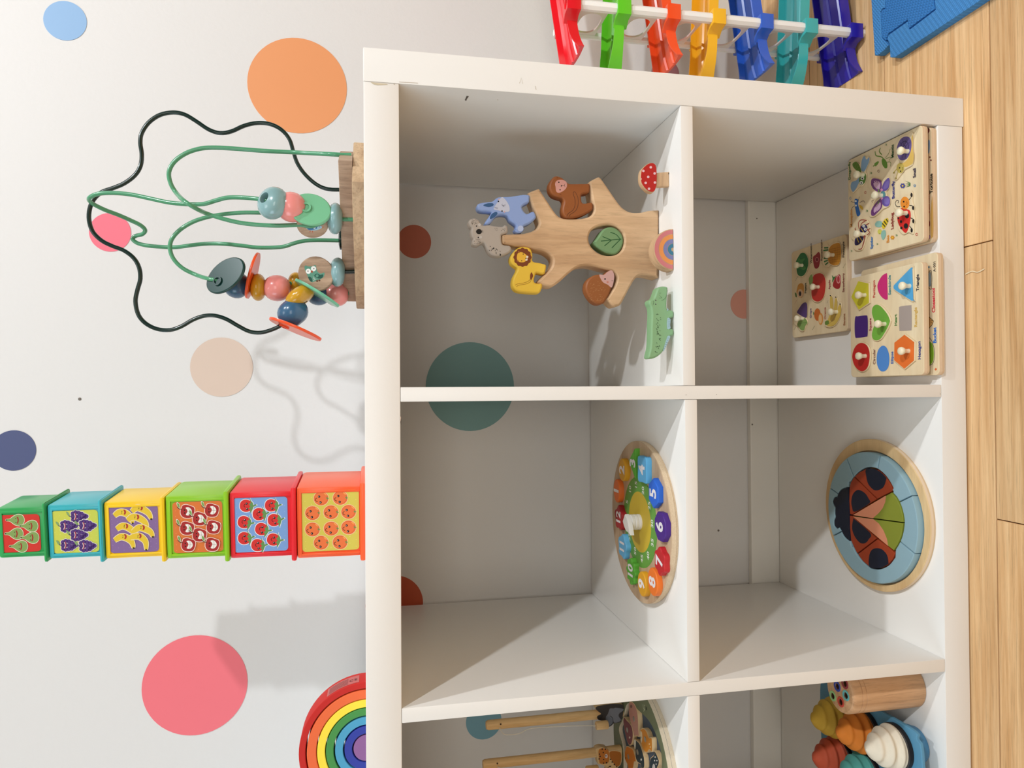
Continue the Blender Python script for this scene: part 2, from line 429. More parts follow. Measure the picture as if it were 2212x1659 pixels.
# ================================================================ round dot stickers on the wall
DOTS = [((141, 45), 3.0, (134, 172, 212), 'blue dot sticker on the wall above and right of the bead maze', 1.04),
        ((643, 185), 7.7, (232, 156, 104), 'large orange dot sticker on the wall beside the bead maze', 1),
        ((238, 502), 2.95, (240, 116, 134), 'small pink dot sticker on the wall behind the top of the bead maze', 1),
        ((479, 793), 4.65, (216, 194, 178), 'beige dot sticker on the wall between bead maze and stacking cubes', 1),
        ((30, 973), 3.0, (80, 88, 126), 'navy dot sticker high on the wall beside the stacking cubes', 1),
        ((422, 1480), 7.7, (240, 118, 128), 'large coral pink dot sticker on the wall above the rainbow arches', 1),
        ((895, 522), 2.77, (190, 104, 80), 'reddish brown dot sticker behind the tree puzzle cube', 1),
        ((1016, 835), 7.45, (123, 164, 164), 'large teal dot sticker half hidden by the shelf divider', 1),
        ((852, 1305), 4.65, (188, 84, 52), 'rust red dot sticker at the top of the cube with the clock puzzle', 1),
        ((1607, 657), 2.65, (226, 164, 148), 'dusty pink dot sticker above the skirting board behind the peg puzzles', 1),
        ((1045, 1558), 3.0, (120, 168, 186), 'dull blue dot sticker behind the fishing game rods', 1),
        ((1437, 158), 2.6, (176, 120, 128), 'mauve dot sticker low on the wall behind the orange ball ramp', 1)]
for (x, y), r, c, lab, k in DOTS:
    p = atY(x, y, WY); f = Face((p.x, WY, p.z), (1, 0, 0), (0, 0, 1))
    o = slab(Mesh(), f.up(.0006), [circ(0, 0, r / 100, 56)], .0006, M(c, .45, .35), 0).build('wall_sticker', None, 0)
    tag(o, lab, 'sticker', 'dot stickers on the wall')
# ================================================================ on top of the shelf: bead maze
BEECH = WOOD((204, 172, 136), (172, 138, 104), 'X', 60, 9, .5, .12)
BEECH2 = WOOD((190, 160, 134), (156, 126, 102), 'Z', 70, 8, .55, .12)
A = Crop(150, 200, 2.86)
MZ = thing('bead_maze', 'wooden bead maze with flower-shaped dark green wire and looping green wires on the shelf top', 'toy', (-.2, .11, H))
def xof(y, Y, x=775): return atY(x, y, Y).x
# the base stands turned in plan: its long front edge runs back towards the left
def edge(y, Y, x): return (atY(x, y, Y).x, Y)
lo = [edge(308, .100, 775), edge(393, .030, 775), edge(636, .150, 780), edge(667, .205, 780), (-.205, .300), (-.105, .255)]
hi = [edge(327, .095, 748), edge(347, .052, 748), edge(604, .160, 756), edge(651, .198, 758), (-.205, .280), (-.115, .240)]
YM = {'d': lambda Y: .148 + (Y - .04) * .17, '1': lambda Y: .102 if Y < .111 or Y > .1185 else .078, '2': lambda Y: .14 + (Y - .05) * 1.2, '3': lambda Y: .09 + (Y - .03) * .85}
def deeper(Y, g): y2 = YM[g](Y); return y2, (.7788 + y2) / (.7788 + Y)
slab(Mesh(), level(H + .0135), [lo], .0135, BEECH, .0015).build('base_plate', MZ)
slab(Mesh(), level(H + .0296), [hi], .0158, BEECH2, .0015).build('upper_plate', MZ)
DKG, LTG = (8, 38, 32), (82, 152, 112)
def wire(pts, rgb, g):
    P = [atY(p[0], p[1], YM[g](p[2]), A) for p in pts]
    tube(ms := Mesh(), cr(P, 4, False), .0026, M(rgb, .25, .45, coat=.2), 10); o = ms.build('wire', MZ, 60); return o
wire([(1690, 600, .16), (1600, 597, .158), (1530, 570, .155), (1460, 510, .152), (1410, 440, .15), (1385, 370, .148), (1360, 290, .146), (1310, 230, .144), (1240, 195, .142), (1160, 188, .14), (1080, 205, .138), (1000, 240, .136), (930, 250, .134), (860, 228, .132), (780, 175, .13), (710, 135, .128), (640, 123, .126), (560, 138, .124), (490, 185, .122), (447, 250, .12), (438, 310, .118), (447, 380, .116), (440, 450, .114), (405, 510, .112), (340, 560, .11), (270, 590, .11), (200, 615, .108), (150, 660, .106), (125, 720, .105), (122, 790, .104), (145, 860, .102), (200, 915, .1), (270, 950, .1), (335, 975, .1), (395, 1020, .098), (430, 1080, .096), (438, 1150, .094), (420, 1220, .092), (408, 1290, .09), (425, 1370, .088), (470, 1425, .086), (540, 1460, .084), (620, 1467, .082), (690, 1445, .08), (760, 1405, .078), (830, 1380, .076), (900, 1378, .074), (970, 1400, .072), (1040, 1440, .07), (1110, 1475, .068), (1180, 1483, .066), (1250, 1465, .064), (1310, 1435, .062), (1380, 1370, .06), (1425, 1255, .054), (1490, 1170, .05), (1530, 1120, .046), (1655, 1110, .043), (1755, 1106, .041), (1768, 1106, .0405)], DKG, 'd')
wire([(1742, 385, .112), (1690, 385, .113), (1600, 380, .118), (1400, 370, .12), (1200, 360, .12), (1000, 345, .12), (880, 340, .12), (800, 348, .12), (720, 375, .12), (650, 425, .12), (615, 490, .12), (625, 560, .12), (660, 620, .12), (710, 670, .118), (780, 715, .115), (850, 748, .11), (950, 780, .105), (1060, 805, .1), (1180, 818, .095), (1280, 822, .085), (1360, 820, .075), (1430, 818, .065), (1500, 825, .055), (1600, 790, .047), (1680, 783, .043), (1762, 785, .0405)], LTG, '1')
wire([(1690, 720, .1), (1600, 735, .09), (1450, 742, .08), (1300, 745, .075), (1180, 742, .07), (1060, 742, .07), (950, 752, .07), (850, 770, .07), (760, 800, .07), (680, 850, .07), (630, 910, .07), (622, 970, .07), (645, 1030, .07), (700, 1085, .07), (780, 1125, .07), (850, 1148, .058), (905, 1158, .054), (970, 1175, .062), (1035, 1190, .07), (1110, 1195, .07), (1165, 1203, .07), (1283, 1208, .07), (1400, 1175, .078), (1535, 1235, .085), (1648, 1240, .085), (1725, 1240, .085)], LTG, '2')
wire([(1222, 668, .03), (1150, 655, .035), (1050, 648, .04), (970, 650, .045), (900, 668, .05), (830, 688, .055), (740, 690, .06), (620, 680, .065), (500, 655, .07), (380, 630, .075), (270, 620, .08), (180, 625, .085), (130, 645, .09), (122, 665, .1), (150, 690, .11), (220, 725, .12), (300, 755, .13), (380, 790, .14), (440, 820, .145), (468, 850, .15), (450, 875, .155), (410, 885, .16), (390, 905, .16), (420, 930, .158), (480, 945, .155), (570, 953, .15), (660, 955, .145), (760, 942, .14), (860, 933, .135), (960, 935, .13), (1060, 945, .128), (1160, 957, .126), (1260, 957, .124), (1330, 950, .122), (1390, 930, .12), (1460, 915, .12), (1560, 912, .12), (1690, 915, .12)], LTG, '3')
wire([(1222, 668, .03), (1300, 690, .03), (1370, 708, .034), (1480, 735, .045), (1600, 745, .065), (1690, 735, .08)], LTG, '3')
lathe(hb := Mesh(), atY(1690, 905, YM['3'](.12), A) + V((0, 0, .001)), (0, 0, 1), [(0, -.002), (.014, -.002), (.014, .003), (.008, .0045), (0, .0045)], M(DKG, .25, .5)); hb.build('hub', MZ)
def bead(g, x, y, Y, rx, rr, rgb, ax=(0, 0, 1), hole=.0042):
    """round or flattened wooden bead: rx half height along the wire, rr radius"""
    Y, k_ = deeper(Y, g); rx, rr = rx * k_, rr * k_
    n = 12; pr = [(hole, -rx * .93), (hole, rx * .93)]
    for i in range(1, n):
        t = math.pi * i / n; pr.append((max(hole, rr * math.sin(t) ** .8), rx * math.cos(t)))
    pr.append((hole, -rx * .93))
    m = CHIPPED(rgb) if rgb == TEALB else M(rgb, .25, .45, coat=.3)
    lathe(ms := Mesh(), atY(x, y, Y, A), ax, pr, m, 28)
    return ms.build('bead', MZ, 60)
def CHIPPED(rgb):
    """gloss paint worn through to the wood in a few sharp-edged patches"""
    m = M(rgb, .24, .5, coat=.45); nt = m.node_tree
    if nt.nodes.get('worn'): return m
    b = nt.nodes['Principled BSDF']; tc = nt.nodes.new('ShaderNodeTexCoord'); n = nt.nodes.new('ShaderNodeTexNoise'); n.name = 'worn'; n.inputs['Scale'].default_value = 34; n.inputs['Detail'].default_value = 2.5
    r = nt.nodes.new('ShaderNodeValToRGB'); r.color_ramp.interpolation = 'CONSTANT'; e = r.color_ramp.elements; e[0].color = srgb(rgb); e[1].position = .63; e[1].color = srgb((196, 166, 140))
    nt.links.new(tc.outputs['Object'], n.inputs['Vector']); nt.links.new(n.outputs['Fac'], r.inputs['Fac']); nt.links.new(r.outputs['Color'], b.inputs['Base Color'])
    return m
TEALB, PINKB, YELB, BLUB = (134, 170, 172), (244, 150, 144), (204, 152, 34), (58, 98, 130)
b1 = bead('3', 1258, 683, .03, .0135, .0185, TEALB, (.25, -.75, .62), .0065)
bead('3', 1372, 708, .036, .016, .0167, PINKB, (.1, -.35, .9))
bead('1', 1642, 779, .0425, .0088, .0178, TEALB, (.05, 0, 1))
bead('d', 1656, 1110, .043, .0088, .0168, TEALB, (.05, 0, 1))
bead('2', 1035, 1190, .07, .0135, .0152, BLUB, (.35, 0, .9))
bead('2', 1166, 1203, .07, .0086, .0158, YELB, (.03, 0, 1))
bead('2', 1283, 1208, .07, .0152, .0152, PINKB)
bead('2', 1398, 1175, .085, .0086, .0125, YELB, (.1, .1, 1))
bead('2', 1538, 1245, .085, .0135, .0135, BLUB)
bead('2', 1650, 1245, .085, .0142, .0148, PINKB)
bead('d', 1380, 1360, .06, .0155, .0178, BLUB, (.75, -.1, .66))
bead('d', 1425, 1257, .054, .0098, .0182, YELB, (.82, 0, .57))
# oval discs threaded off-centre
def oval(g, x, y, Y, u, v, ra, rb, rgb, edge=None, hx=.4, t=.0034):
    Y, k_ = deeper(Y, g); ra, rb = ra * k_, rb * k_
    o_ = atY(x, y, Y, A)
    if edge is not None:                         # disc hanging almost edge-on to the room, tipped by a few degrees
        u = V(u).normalized(); q = (CAM - o_).normalized(); q = (q - u * q.dot(u)).normalized(); v = Matrix.Rotation(math.radians(edge), 3, u) @ q
    f = Face(o_, u, v); n = f.n
    ms = slab(Mesh(), Face(f.P(0, 0, t / 2), f.u, f.v), [circ(0, 0, ra, 40, rb)], t, M(rgb, .28, .4, coat=.15), .0014)
    lathe(ms, f.P(-ra * hx, 0, -t / 2 - .002), n, [(.0042, 0), (.0062, 0), (.0062, t + .004), (.0042, t + .004), (.0042, 0)], M(rgb, .28, .4, coat=.15), 20)
    o = ms.build('oval_disc', MZ, 50)
    return o
oval('2', 965, 1130, .050, (.62, -.25, -.72), (.62, .45, .55), .0260, .0188, (24, 62, 58))
oval('3', 1488, 722, .028, (-.25, -.1, -.95), (.9, .2, -.25), .0232, .0190, (122, 190, 146), hx=.2)
oval('2', 1131, 1130, .066, (-.966, .05, .25), None, .0272, .022, (236, 84, 36), 10, hx=-.35)
oval('d', 1396, 1463, .058, (-.385, .05, -.92), None, .0310, .022, (236, 84, 36), -8)
oval('d', 1530, 1240, .044, (-.52, .02, -.85), None, .0282, .021, (110, 184, 148), -6)
# printed wooden discs
def wdisc(g, x, y, Y, n, r, t, up):
    Y, k_ = deeper(Y, g); r, t = r * k_, t * k_
    n = V(n).normalized(); u = V(up).cross(n).normalized(); v = n.cross(u)
    f = Face(atY(x, y, Y, A), u, v)
    ms = slab(Mesh(), f, [circ(0, 0, r, 36)], t, BEECH2, .0012); return ms.build('picture_disc', MZ, 50), f
o, f = wdisc('d', 1523, 1120, -.035, (-.12, -1, .02), .0178, .012, (0, 0, 1))
p = Print(f, c=A)
p.poly([(1452, 1085), (1458, 1068), (1478, 1074), (1500, 1072), (1520, 1066), (1526, 1085), (1532, 1105), (1550, 1118), (1575, 1112), (1572, 1135), (1555, 1150), (1530, 1160), (1500, 1172), (1484, 1160), (1470, 1130)], (92, 150, 128), True, 3)
p.disc(1476, 1104, 16, (244, 244, 240)); p.disc(1508, 1088, 16, (244, 244, 240)); p.disc(1474, 1103, 3.5, (40, 30, 26)); p.disc(1510, 1088, 3.5, (40, 30, 26))
p.poly([(1490, 1102), (1503, 1100), (1500, 1116)], (170, 66, 34), True, 2)
p.poly([(1512, 1132), (1528, 1118), (1548, 1126), (1568, 1124), (1560, 1146), (1536, 1148)], (24, 84, 70), True, 3); p.disc(1530, 1132, 9, (92, 150, 128))
p.poly([(1474, 1140), (1488, 1138), (1498, 1150), (1500, 1168), (1486, 1164)], (24, 84, 70), True, 2)
p.dots([(1508, 1140), (1515, 1147), (1507, 1150), (1514, 1156), (1522, 1154), (1510, 1162)], 2.2, (240, 240, 236)); p.disc(1530, 1164, 6, (96, 60, 40)); p.disc(1544, 1160, 6, (96, 60, 40))
p.build(o)
o, f = wdisc('1', 1502, 822, .040, (-.72, -.66, -.1), .0172, .012, (0, 0, 1))
p = Print(f, c=A)
p.poly([(1462, 836), (1482, 850), (1510, 852), (1540, 846), (1562, 832), (1548, 822), (1520, 820), (1490, 826)], (168, 208, 226), True, 3)
p.poly([(1470, 838), (1500, 832), (1526, 826), (1528, 840), (1500, 848), (1478, 848)], (52, 116, 168), True, 3); p.disc(1514, 836, 7, (206, 226, 232)); p.disc(1546, 830, 2.6, (30, 30, 30)); p.poly([(1562, 828), (1572, 832), (1562, 838)], (220, 110, 60), True)
p.line([(1488, 852), (1486, 864)], .0006, (200, 60, 40)); p.line([(1502, 853), (1502, 864)], .0006, (200, 60, 40))
p.build(o)
# ================================================================ stacking cubes, upside down with their rims below, biggest at the bottom
Q1, Q2, Q3 = Crop(0, 980, 6.6357), Crop(220, 980, 6.6357), Crop(480, 980, 6.6375)
th = math.radians(6.5); CU, CD = V((math.cos(th), -math.sin(th), 0)), V((math.sin(th), math.cos(th), 0))
def cube(name, label, rgb, xb, xt, yr, yl, z0):
    xm = (xb + xt) / 2; Yc, s = .115, .08
    for _ in range(4):
        Yf = Yc - s / 2; s = (atY(xm, yr, Yf).x - atY(xm, yl, Yf).x) / math.cos(th)
    c = atY(xm, (yr + yl) / 2, Yf); cx, cy = c.x, Yf
    o = V((cx, cy, z0)) ; top = atY(xt, yl, Yf).z
    t = thing(name, label, 'stacking cube', (cx, cy + s / 2, z0), 'stacking cubes in the tower')
    mt = M(rgb, .28, .5, sss=.15); fr = lambda q: o + CU * q.x + CD * q.y + V((0, 0, q.z))
    hgt = top - z0; rim = hgt * .085
    ms = box(Mesh(), (-s / 2, 0, rim * .5), (s / 2, s, hgt), mt, .0035, fr)
    ms.build('body', t, 50)
    box(Mesh(), (-s / 2 - .005, -.005, 0.0002), (s / 2 + .005, s + .005, rim), mt, .0028, fr).build('rim', t, 50)
    # raised frame round the picture
    e = .0035; fm = Mesh()
    for lo_, hi_ in (((-s / 2 + e, -.0012, hgt - .006), (s / 2 - e, .002, hgt - .0035)), ((-s / 2 + e, -.0012, rim), (-s / 2 + e + .0028, .002, hgt - .0045)), ((s / 2 - e - .0028, -.0012, rim), (s / 2 - e, .002, hgt - .0045))): box(fm, lo_, hi_, mt, .0008, fr)
    fm.build('frame', t, 50)
    return t, Face(o, CU, (0, 0, 1)), s, hgt, rim
def sticker(f, s, x0, x1, y0, y1, bg, crop, spots=None):
    """picture on the cube's face: rounded card with its print"""
    a0, b0 = f.hit(x0, y1, crop); a1, b1 = f.hit(x1, y0, crop); b0, b1 = min(b0, b1), max(b0, b1)
    r = .004; pts = []
    for cx, cy, q in ((a1 - r, b1 - r, 0), (a0 + r, b1 - r, 1), (a0 + r, b0 + r, 2), (a1 - r, b0 + r, 3)): pts += circ(cx, cy, r, 5, a0=q * math.pi / 2, a1=(q + 1) * math.pi / 2, full=False)
    p = Print(f, h=.0005, c=crop); p.poly(pts, bg, rough=.35)
    if spots:
        n = 9
        p.dots([(a0 + (a1 - a0) * (i + .5 + .5 * (j % 2)) / n, b0 + (b1 - b0) * (j + .5) / n) for i in range(n - 1) for j in range(n)], .00055, spots, False, 6)
    return p
Z = H
BOUND = [787, 641, 496, 358, 225, 103, -6]
t, f, s, hh, rim = cube('stacking_cube', 'orange cube with smiling oranges, at the bottom of the tower', (250, 98, 48), 787, 641, 1051, 1206, H); Z = H + hh
p = sticker(f, s, 1152, 1960, 508, 1408, (214, 198, 84), Q3, (228, 214, 116))
for x, y in ((1418, 640), (1693, 632), (1295, 850), (1560, 838), (1812, 832), (1295, 1085), (1563, 1072), (1812, 1055), (1418, 1275), (1690, 1268)):
    p.h = .00056
    p.disc(x, y, 114, (240, 196, 150), ry=108); p.disc(x, y, 105, (226, 104, 52), ry=99); p.disc(x - 8, y, 88, (234, 116, 60), ry=84)
    p.poly([(x + 34, y - 78), (x + 60, y - 76), (x + 84, y - 46), (x + 70, y - 44)], (244, 160, 76), True, 2)
    p.poly([(x + 70, y - 8), (x + 96, y - 26), (x + 92, y - 10), (x + 116, y), (x + 94, y + 8), (x + 92, y + 26), (x + 84, y + 8)], (110, 140, 70), True)
    for ex, ey in ((-28, -27), (-8, 57)): p.disc(x + ex, y + ey, 17, (30, 22, 20)); p.disc(x + ex - 6, y + ey + 2, 5, (244, 230, 220), n=8)
    p.line([(x - 58, y - 6), (x - 78, y + 6), (x - 80, y + 24), (x - 66, y + 40), (x - 48, y + 44)], .0006, (60, 24, 18), True, 3)
p.build(t, 'picture')
t, f, s, hh, rim = cube('stacking_cube', 'red cube with smiling strawberries, second from the bottom of the tower', (234, 40, 52), 641, 496, 1061, 1206, Z); Z += hh
p = sticker(f, s, 176, 934, 612, 1420, (124, 164, 220), Q3, (142, 178, 228))
for x, y, g in ((345, 745, .1), (705, 740, .1), (530, 865, 0), (745, 950, 0), (315, 980, .25), (565, 1080, .3), (320, 1210, 0), (735, 1230, .2), (510, 1310, .1)):
    p.h = .00056
    c_, s_ = math.cos(g), math.sin(g); T = lambda a, b: (x + a * c_ - b * s_, y + a * s_ + b * c_)
    egg = [(-92, 0), (-80, -50), (-36, -84), (20, -86), (70, -60), (96, 0), (70, 60), (20, 86), (-36, 84), (-80, 50)]
    leaf = [(48, -112), (58, -80), (90, -52), (100, -20), (140, -36), (150, -20), (106, 4), (96, 46), (84, 76), (80, 104), (62, 72), (66, 44), (38, 36), (62, 6), (36, -28), (62, -48), (44, -84)]
    p.poly([T(a * 1.1, b * 1.1) for a, b in egg], (236, 236, 240), True, 3); p.poly([T(a * 1.08, b * 1.1) for a, b in leaf], (236, 236, 240), True)
    p.poly([T(a, b) for a, b in egg], (214, 46, 44), True, 3); p.poly([T(a, b) for a, b in leaf], (98, 146, 84), True)
    for q in ((2, -32), (18, 44)): p.disc(*T(*q), 16, (26, 18, 18)); p.disc(*T(q[0] - 5, q[1] - 5), 5, (236, 230, 230), n=8)
    p.line([T(-18, -22), T(-30, -8), T(-30, 10), T(-12, 22)], .0006, (70, 16, 16), True, 3)
p.build(t, 'picture')
t, f, s, hh, rim = cube('stacking_cube', 'lime green cube with grinning apples, third from the bottom of the tower', (146, 204, 40), 496, 358, 1069, 1207, Z); Z += hh
p = sticker(f, s, 1035, 1725, 672, 1428, (222, 122, 58), Q2, (236, 150, 84))
for x, y in ((1230, 825), (1405, 930), (1580, 808), (1225, 1065), (1605, 1048), (1405, 1160), (1245, 1300), (1588, 1295)):
    ap = [(-70, -82), (-20, -96), (40, -78), (86, -60), (100, -20), (88, 40), (60, 84), (0, 96), (-60, 84), (-96, 40), (-98, -20), (-84, -50)]
    p.poly([(x + a * 1.1, y + b * 1.1) for a, b in ap], (244, 214, 200), True, 3); p.poly([(x + a, y + b) for a, b in ap], (170, 40, 40), True, 3)
    p.line([(x - 80, y - 30), (x - 120, y - 36), (x - 150, y - 66)], .0009, (90, 60, 40), True, 2)
    p.poly([(x - 152, y - 132), (x - 120, y - 112), (x - 106, y - 66), (x - 112, y - 40), (x - 140, y - 66), (x - 156, y - 100)], (238, 234, 220), True, 2)
    p.poly([(x - 146, y - 122), (x - 122, y - 106), (x - 112, y - 68), (x - 116, y - 48), (x - 138, y - 70), (x - 150, y - 98)], (120, 166, 84), True, 2)
    p.disc(x - 44, y - 18, 10, (40, 14, 14), n=10); p.disc(x - 42, y + 24, 10, (40, 14, 14), n=10)
    p.poly([(x - 28, y - 52), (x + 20, y - 58), (x + 58, y - 20), (x + 58, y + 24), (x + 20, y + 58), (x - 24, y + 50), (x - 4, y + 10), (x - 4, y - 20)], (242, 240, 234), True, 3)
    p.line([(x + 20, y - 54), (x + 26, y), (x + 18, y + 54)], .0004, (170, 150, 150)); p.line([(x - 2, y), (x + 56, y + 2)], .0004, (170, 150, 150))
p.build(t, 'picture')
t, f, s, hh, rim = cube('stacking_cube', 'yellow cube with smiling bananas, fourth from the bottom of the tower', (252, 208, 38), 358, 225, 1082, 1207, Z); Z += hh
p = sticker(f, s, 126, 800, 728, 1428, (136, 108, 160), Q2, (152, 126, 176))
for b in ([(180, 890), (250, 840), (340, 850), (410, 910), (445, 995)], [(430, 830), (500, 775), (580, 790), (670, 850), (710, 935)], [(370, 955), (440, 905), (530, 920), (620, 980), (655, 1060)], [(215, 1080), (290, 1035), (370, 1050), (450, 1110), (490, 1170)], [(450, 1120), (530, 1060), (610, 1070), (700, 1120), (735, 1190)], [(185, 1240), (270, 1190), (350, 1200), (430, 1260), (460, 1350)], [(410, 1200), (490, 1180), (560, 1190), (630, 1260), (640, 1375)]):
    c = cr([V((x, y, 0)) for x, y in b], 5, False); n = len(c)
    for grow, col in ((9, (240, 226, 190)), (0, (230, 198, 54))):
        wds = [(12 + 34 * math.sin(math.pi * min(1, .12 + .86 * i / (n - 1))) ** .7) + grow for i in range(n)]; L, R = [], []
        for i, q in enumerate(c):
            d = (c[min(i + 1, n - 1)] - c[max(i - 1, 0)]).normalized(); nn = V((-d.y, d.x, 0)); L.append((q + nn * wds[i])[:2]); R.append((q - nn * wds[i])[:2])
        p.poly([tuple(q) for q in L + R[::-1]], col, True)
    e = c[-1]; p.disc(e.x, e.y, 14, (60, 52, 30), n=10)
    k = c[9]; p.poly([(k.x - 12, k.y - 40), (k.x + 14, k.y - 40), (k.x + 28, k.y - 6), (k.x + 12, k.y + 26), (k.x - 8, k.y + 22), (k.x + 2, k.y - 8)], (176, 52, 40), True, 2)
    k = c[7]; p.disc(k.x + 4, k.y - 12, 7, (40, 30, 20), n=8); p.disc(k.x + 2, k.y + 12, 7, (40, 30, 20), n=8)
p.build(t, 'picture')
t, f, s, hh, rim = cube('stacking_cube', 'turquoise cube with purple grapes, second from the top of the tower', (62, 182, 194), 225, 103, 1088, 1207, Z); Z += hh
p = sticker(f, s, 768, 1402, 800, 1432, (206, 212, 88), Q1, (214, 220, 108))
for x, y in ((1130, 900), (980, 1040), (1250, 1030), (1130, 1165), (990, 1310), (1250, 1320)):
    pts = [(-85, -45), (-85, 0), (-80, 45), (-45, -62), (-45, 62), (-40, 0), (0, -55), (0, 55), (5, 0), (45, -40), (50, 20), (42, 48), (85, -15), (78, 22), (112, -4)]
    for a, b in pts: p.disc(x + a, y + b, 38, (232, 230, 220), n=12); p.h -= p.step
    p.h += p.step
    for a, b in pts: p.disc(x + a, y + b, 30, (86, 54, 128), n=12); p.h -= p.step
    p.h += p.step
    p.poly([(x - 180, y - 70), (x - 150, y - 60), (x - 130, y - 26), (x - 138, y - 2), (x - 166, y - 30)], (132, 164, 110), True, 2); p.line([(x - 140, y - 10), (x - 100, y + 4)], .0009, (70, 52, 90))
    p.line([(x - 56, y - 50), (x - 44, y), (x - 58, y + 48)], .0014, (170, 40, 50), True, 3); p.line([(x - 62, y - 46), (x - 50, y), (x - 64, y + 44)], .0006, (236, 226, 230), True, 3)
p.build(t, 'picture')
t, f, s, hh, rim = cube('stacking_cube', 'dark green cube with smiling pears, at the top of the tower', (52, 168, 92), 103, -6, 1095, 1206, Z)
p = sticker(f, s, 30, 566, 862, 1420, (214, 58, 50), Q1)
for x, y in ((265, 950), (460, 1035), (250, 1145), (475, 1200), (315, 1325)):
    pe = [(-170, 0), (-160, -14), (-110, -22), (-60, -58), (0, -80), (60, -62), (86, 0), (60, 62), (0, 80), (-60, 58), (-110, 22), (-160, 14)]
    p.poly([(x + a * 1.08, y + b * 1.12) for a, b in pe], (222, 226, 196), True, 3); p.poly([(x + a, y + b) for a, b in pe], (134, 164, 92), True, 3)
    p.line([(x - 14, y - 46), (x, y), (x - 14, y + 50)], .0013, (160, 44, 36), True, 3); p.disc(x - 36, y - 22, 7, (40, 44, 26), n=8); p.disc(x - 34, y + 34, 7, (40, 44, 26), n=8)
    p.disc(x - 168, y, 12, (70, 60, 40), n=8)
p.build(t, 'picture')
# ================================================================ wooden rainbow: seven nested arches standing on the shelf top
c = atY(790, 1616, .085); ARC = [((.0786, .0710), (200, 40, 34), 'outermost red arch of the wooden rainbow, with a paper label'), ((.0694, .0587), (240, 110, 62), 'orange arch of the wooden rainbow'), ((.0576, .0485), (255, 226, 70), 'yellow arch of the wooden rainbow'), ((.0474, .0387), (74, 146, 74), 'green arch of the wooden rainbow'), ((.0369, .0278), (80, 160, 196), 'light blue arch of the wooden rainbow'), ((.0260, .0170), (52, 64, 158), 'royal blue arch of the wooden rainbow'), ((.0155, 0), (146, 98, 150), 'solid purple half round in the middle of the wooden rainbow')]
for (r1, r0), col, lab in ARC:
    f = Face((c.x, .085, H + .0002), (1, 0, 0), (0, 0, 1))
    out = circ(0, 0, r1, 40, a0=0, a1=math.pi, full=False) + (circ(0, 0, r0, 40, a0=math.pi, a1=0, full=False) if r0 else [])
    o = slab(Mesh(), f, [out], .03, M(col, .55, .3, bump=.05, bscale=400), .0008).build('rainbow_arch', None, 35)
    tag(o, lab, 'rainbow arch', 'arches of the wooden rainbow')
    if r1 > .075:
        pr = Mesh(); n = 12; rr = r1 + .0002; a0, a1 = math.radians(6.4), math.radians(36)
        vs = []
        for i in range(n + 1):
            a = a0 + (a1 - a0) * i / n; vs += [f.P(rr * math.cos(a), rr * math.sin(a), -.003), f.P(rr * math.cos(a), rr * math.sin(a), -.024)]
        pr.add(vs, [(2 * i, 2 * i + 1, 2 * i + 3, 2 * i + 2) for i in range(n)], M((196, 96, 92), .4)); pr.build('paper_label', o, 60)
        # small grey print and the CE mark at the label's lower end, following the curve
        def on(aa, dd): return f.P((rr + .0002) * math.cos(aa), (rr + .0002) * math.sin(aa), -dd)
        ln = Mesh(); g = M((96, 52, 52), .6)
        for j in range(5):
            vs = []
            for i in range(n + 1):
                a = math.radians(16) + math.radians(18) * i / n; vs += [on(a, .006 + j * .0034), on(a, .0068 + j * .0034)]
            ln.add(vs, [(2 * i, 2 * i + 1, 2 * i + 3, 2 * i + 2) for i in range(n)], g)
        for q, e in (('C', 13.2), ('E', 9.4)):
            gv, gf = glyphs(q, .01); ln.add([on(math.radians(e) - v[0] * .0078 / rr, .0125 + v[1] * .0078) for v in gv], gf, g)
        ln.build('label_print', o, 0)
# ================================================================ upper right cube: balancing tree with animal blocks
T = Crop(960, 320, 3.4556)
FT = frontal(.066)
RUB = WOOD((218, 182, 142), (190, 152, 114), 'Z', 42, 9, .55, .12, pores=.7)
RUBX = WOOD((218, 182, 142), (190, 152, 114), 'X', 42, 9, .55, .12, pores=.7)
def trace(face, pts, crop=T, n=4, shift=(0, 0)):
    q = [(p[0], p[1], 0) for p in face.hits(pts, crop)]
    return [tuple(p)[:2] for p in (cr(q, n) if n else q)]
def block(name, face, pts, depth, rgb, label, cat='wooden block', group='blocks of the tree puzzle', r=.0022, mat=None, n=4):
    l = trace(face, pts, n=n); ms = slab(Mesh(), face, [l], depth, mat or M(rgb, .5, .35, bump=.04, bscale=600), r)
    o = ms.build(name, None, 45); tag(o, label, cat, group); return o
tree = [(1614, 461), (1614, 461), (1540, 465), (1480, 478), (1420, 480), (1375, 470), (1335, 445), (1310, 420), (1270, 365), (1215, 285), (1175, 228), (1160, 215), (1145, 216), (1090, 245), (1083, 258), (1088, 300), (1105, 390), (1115, 440), (1110, 480), (1090, 505), (1050, 520), (1000, 526), (920, 527), (880, 520), (850, 505), (820, 470), (770, 395), (715, 312), (700, 303), (632, 330), (627, 345), (642, 390), (682, 490), (707, 550), (700, 580), (680, 605), (640, 625), (580, 637), (500, 641), (438, 645), (430, 660), (432, 708), (442, 716), (500, 725), (580, 737), (680, 755), (740, 768), (780, 790), (807, 820), (810, 850), (797, 890), (762, 930), (712, 980), (700, 995), (707, 1010), (760, 1030), (800, 1034), (825, 1024), (870, 990), (930, 935), (985, 895), (1040, 878), (1100, 880), (1180, 900), (1235, 915), (1265, 925), (1284, 950), (1287, 980), (1264, 1040), (1217, 1115), (1214, 1130), (1260, 1178), (1290, 1180), (1318, 1166), (1350, 1110), (1400, 1020), (1435, 970), (1470, 950), (1530, 950), (1611, 968), (1611, 968)]
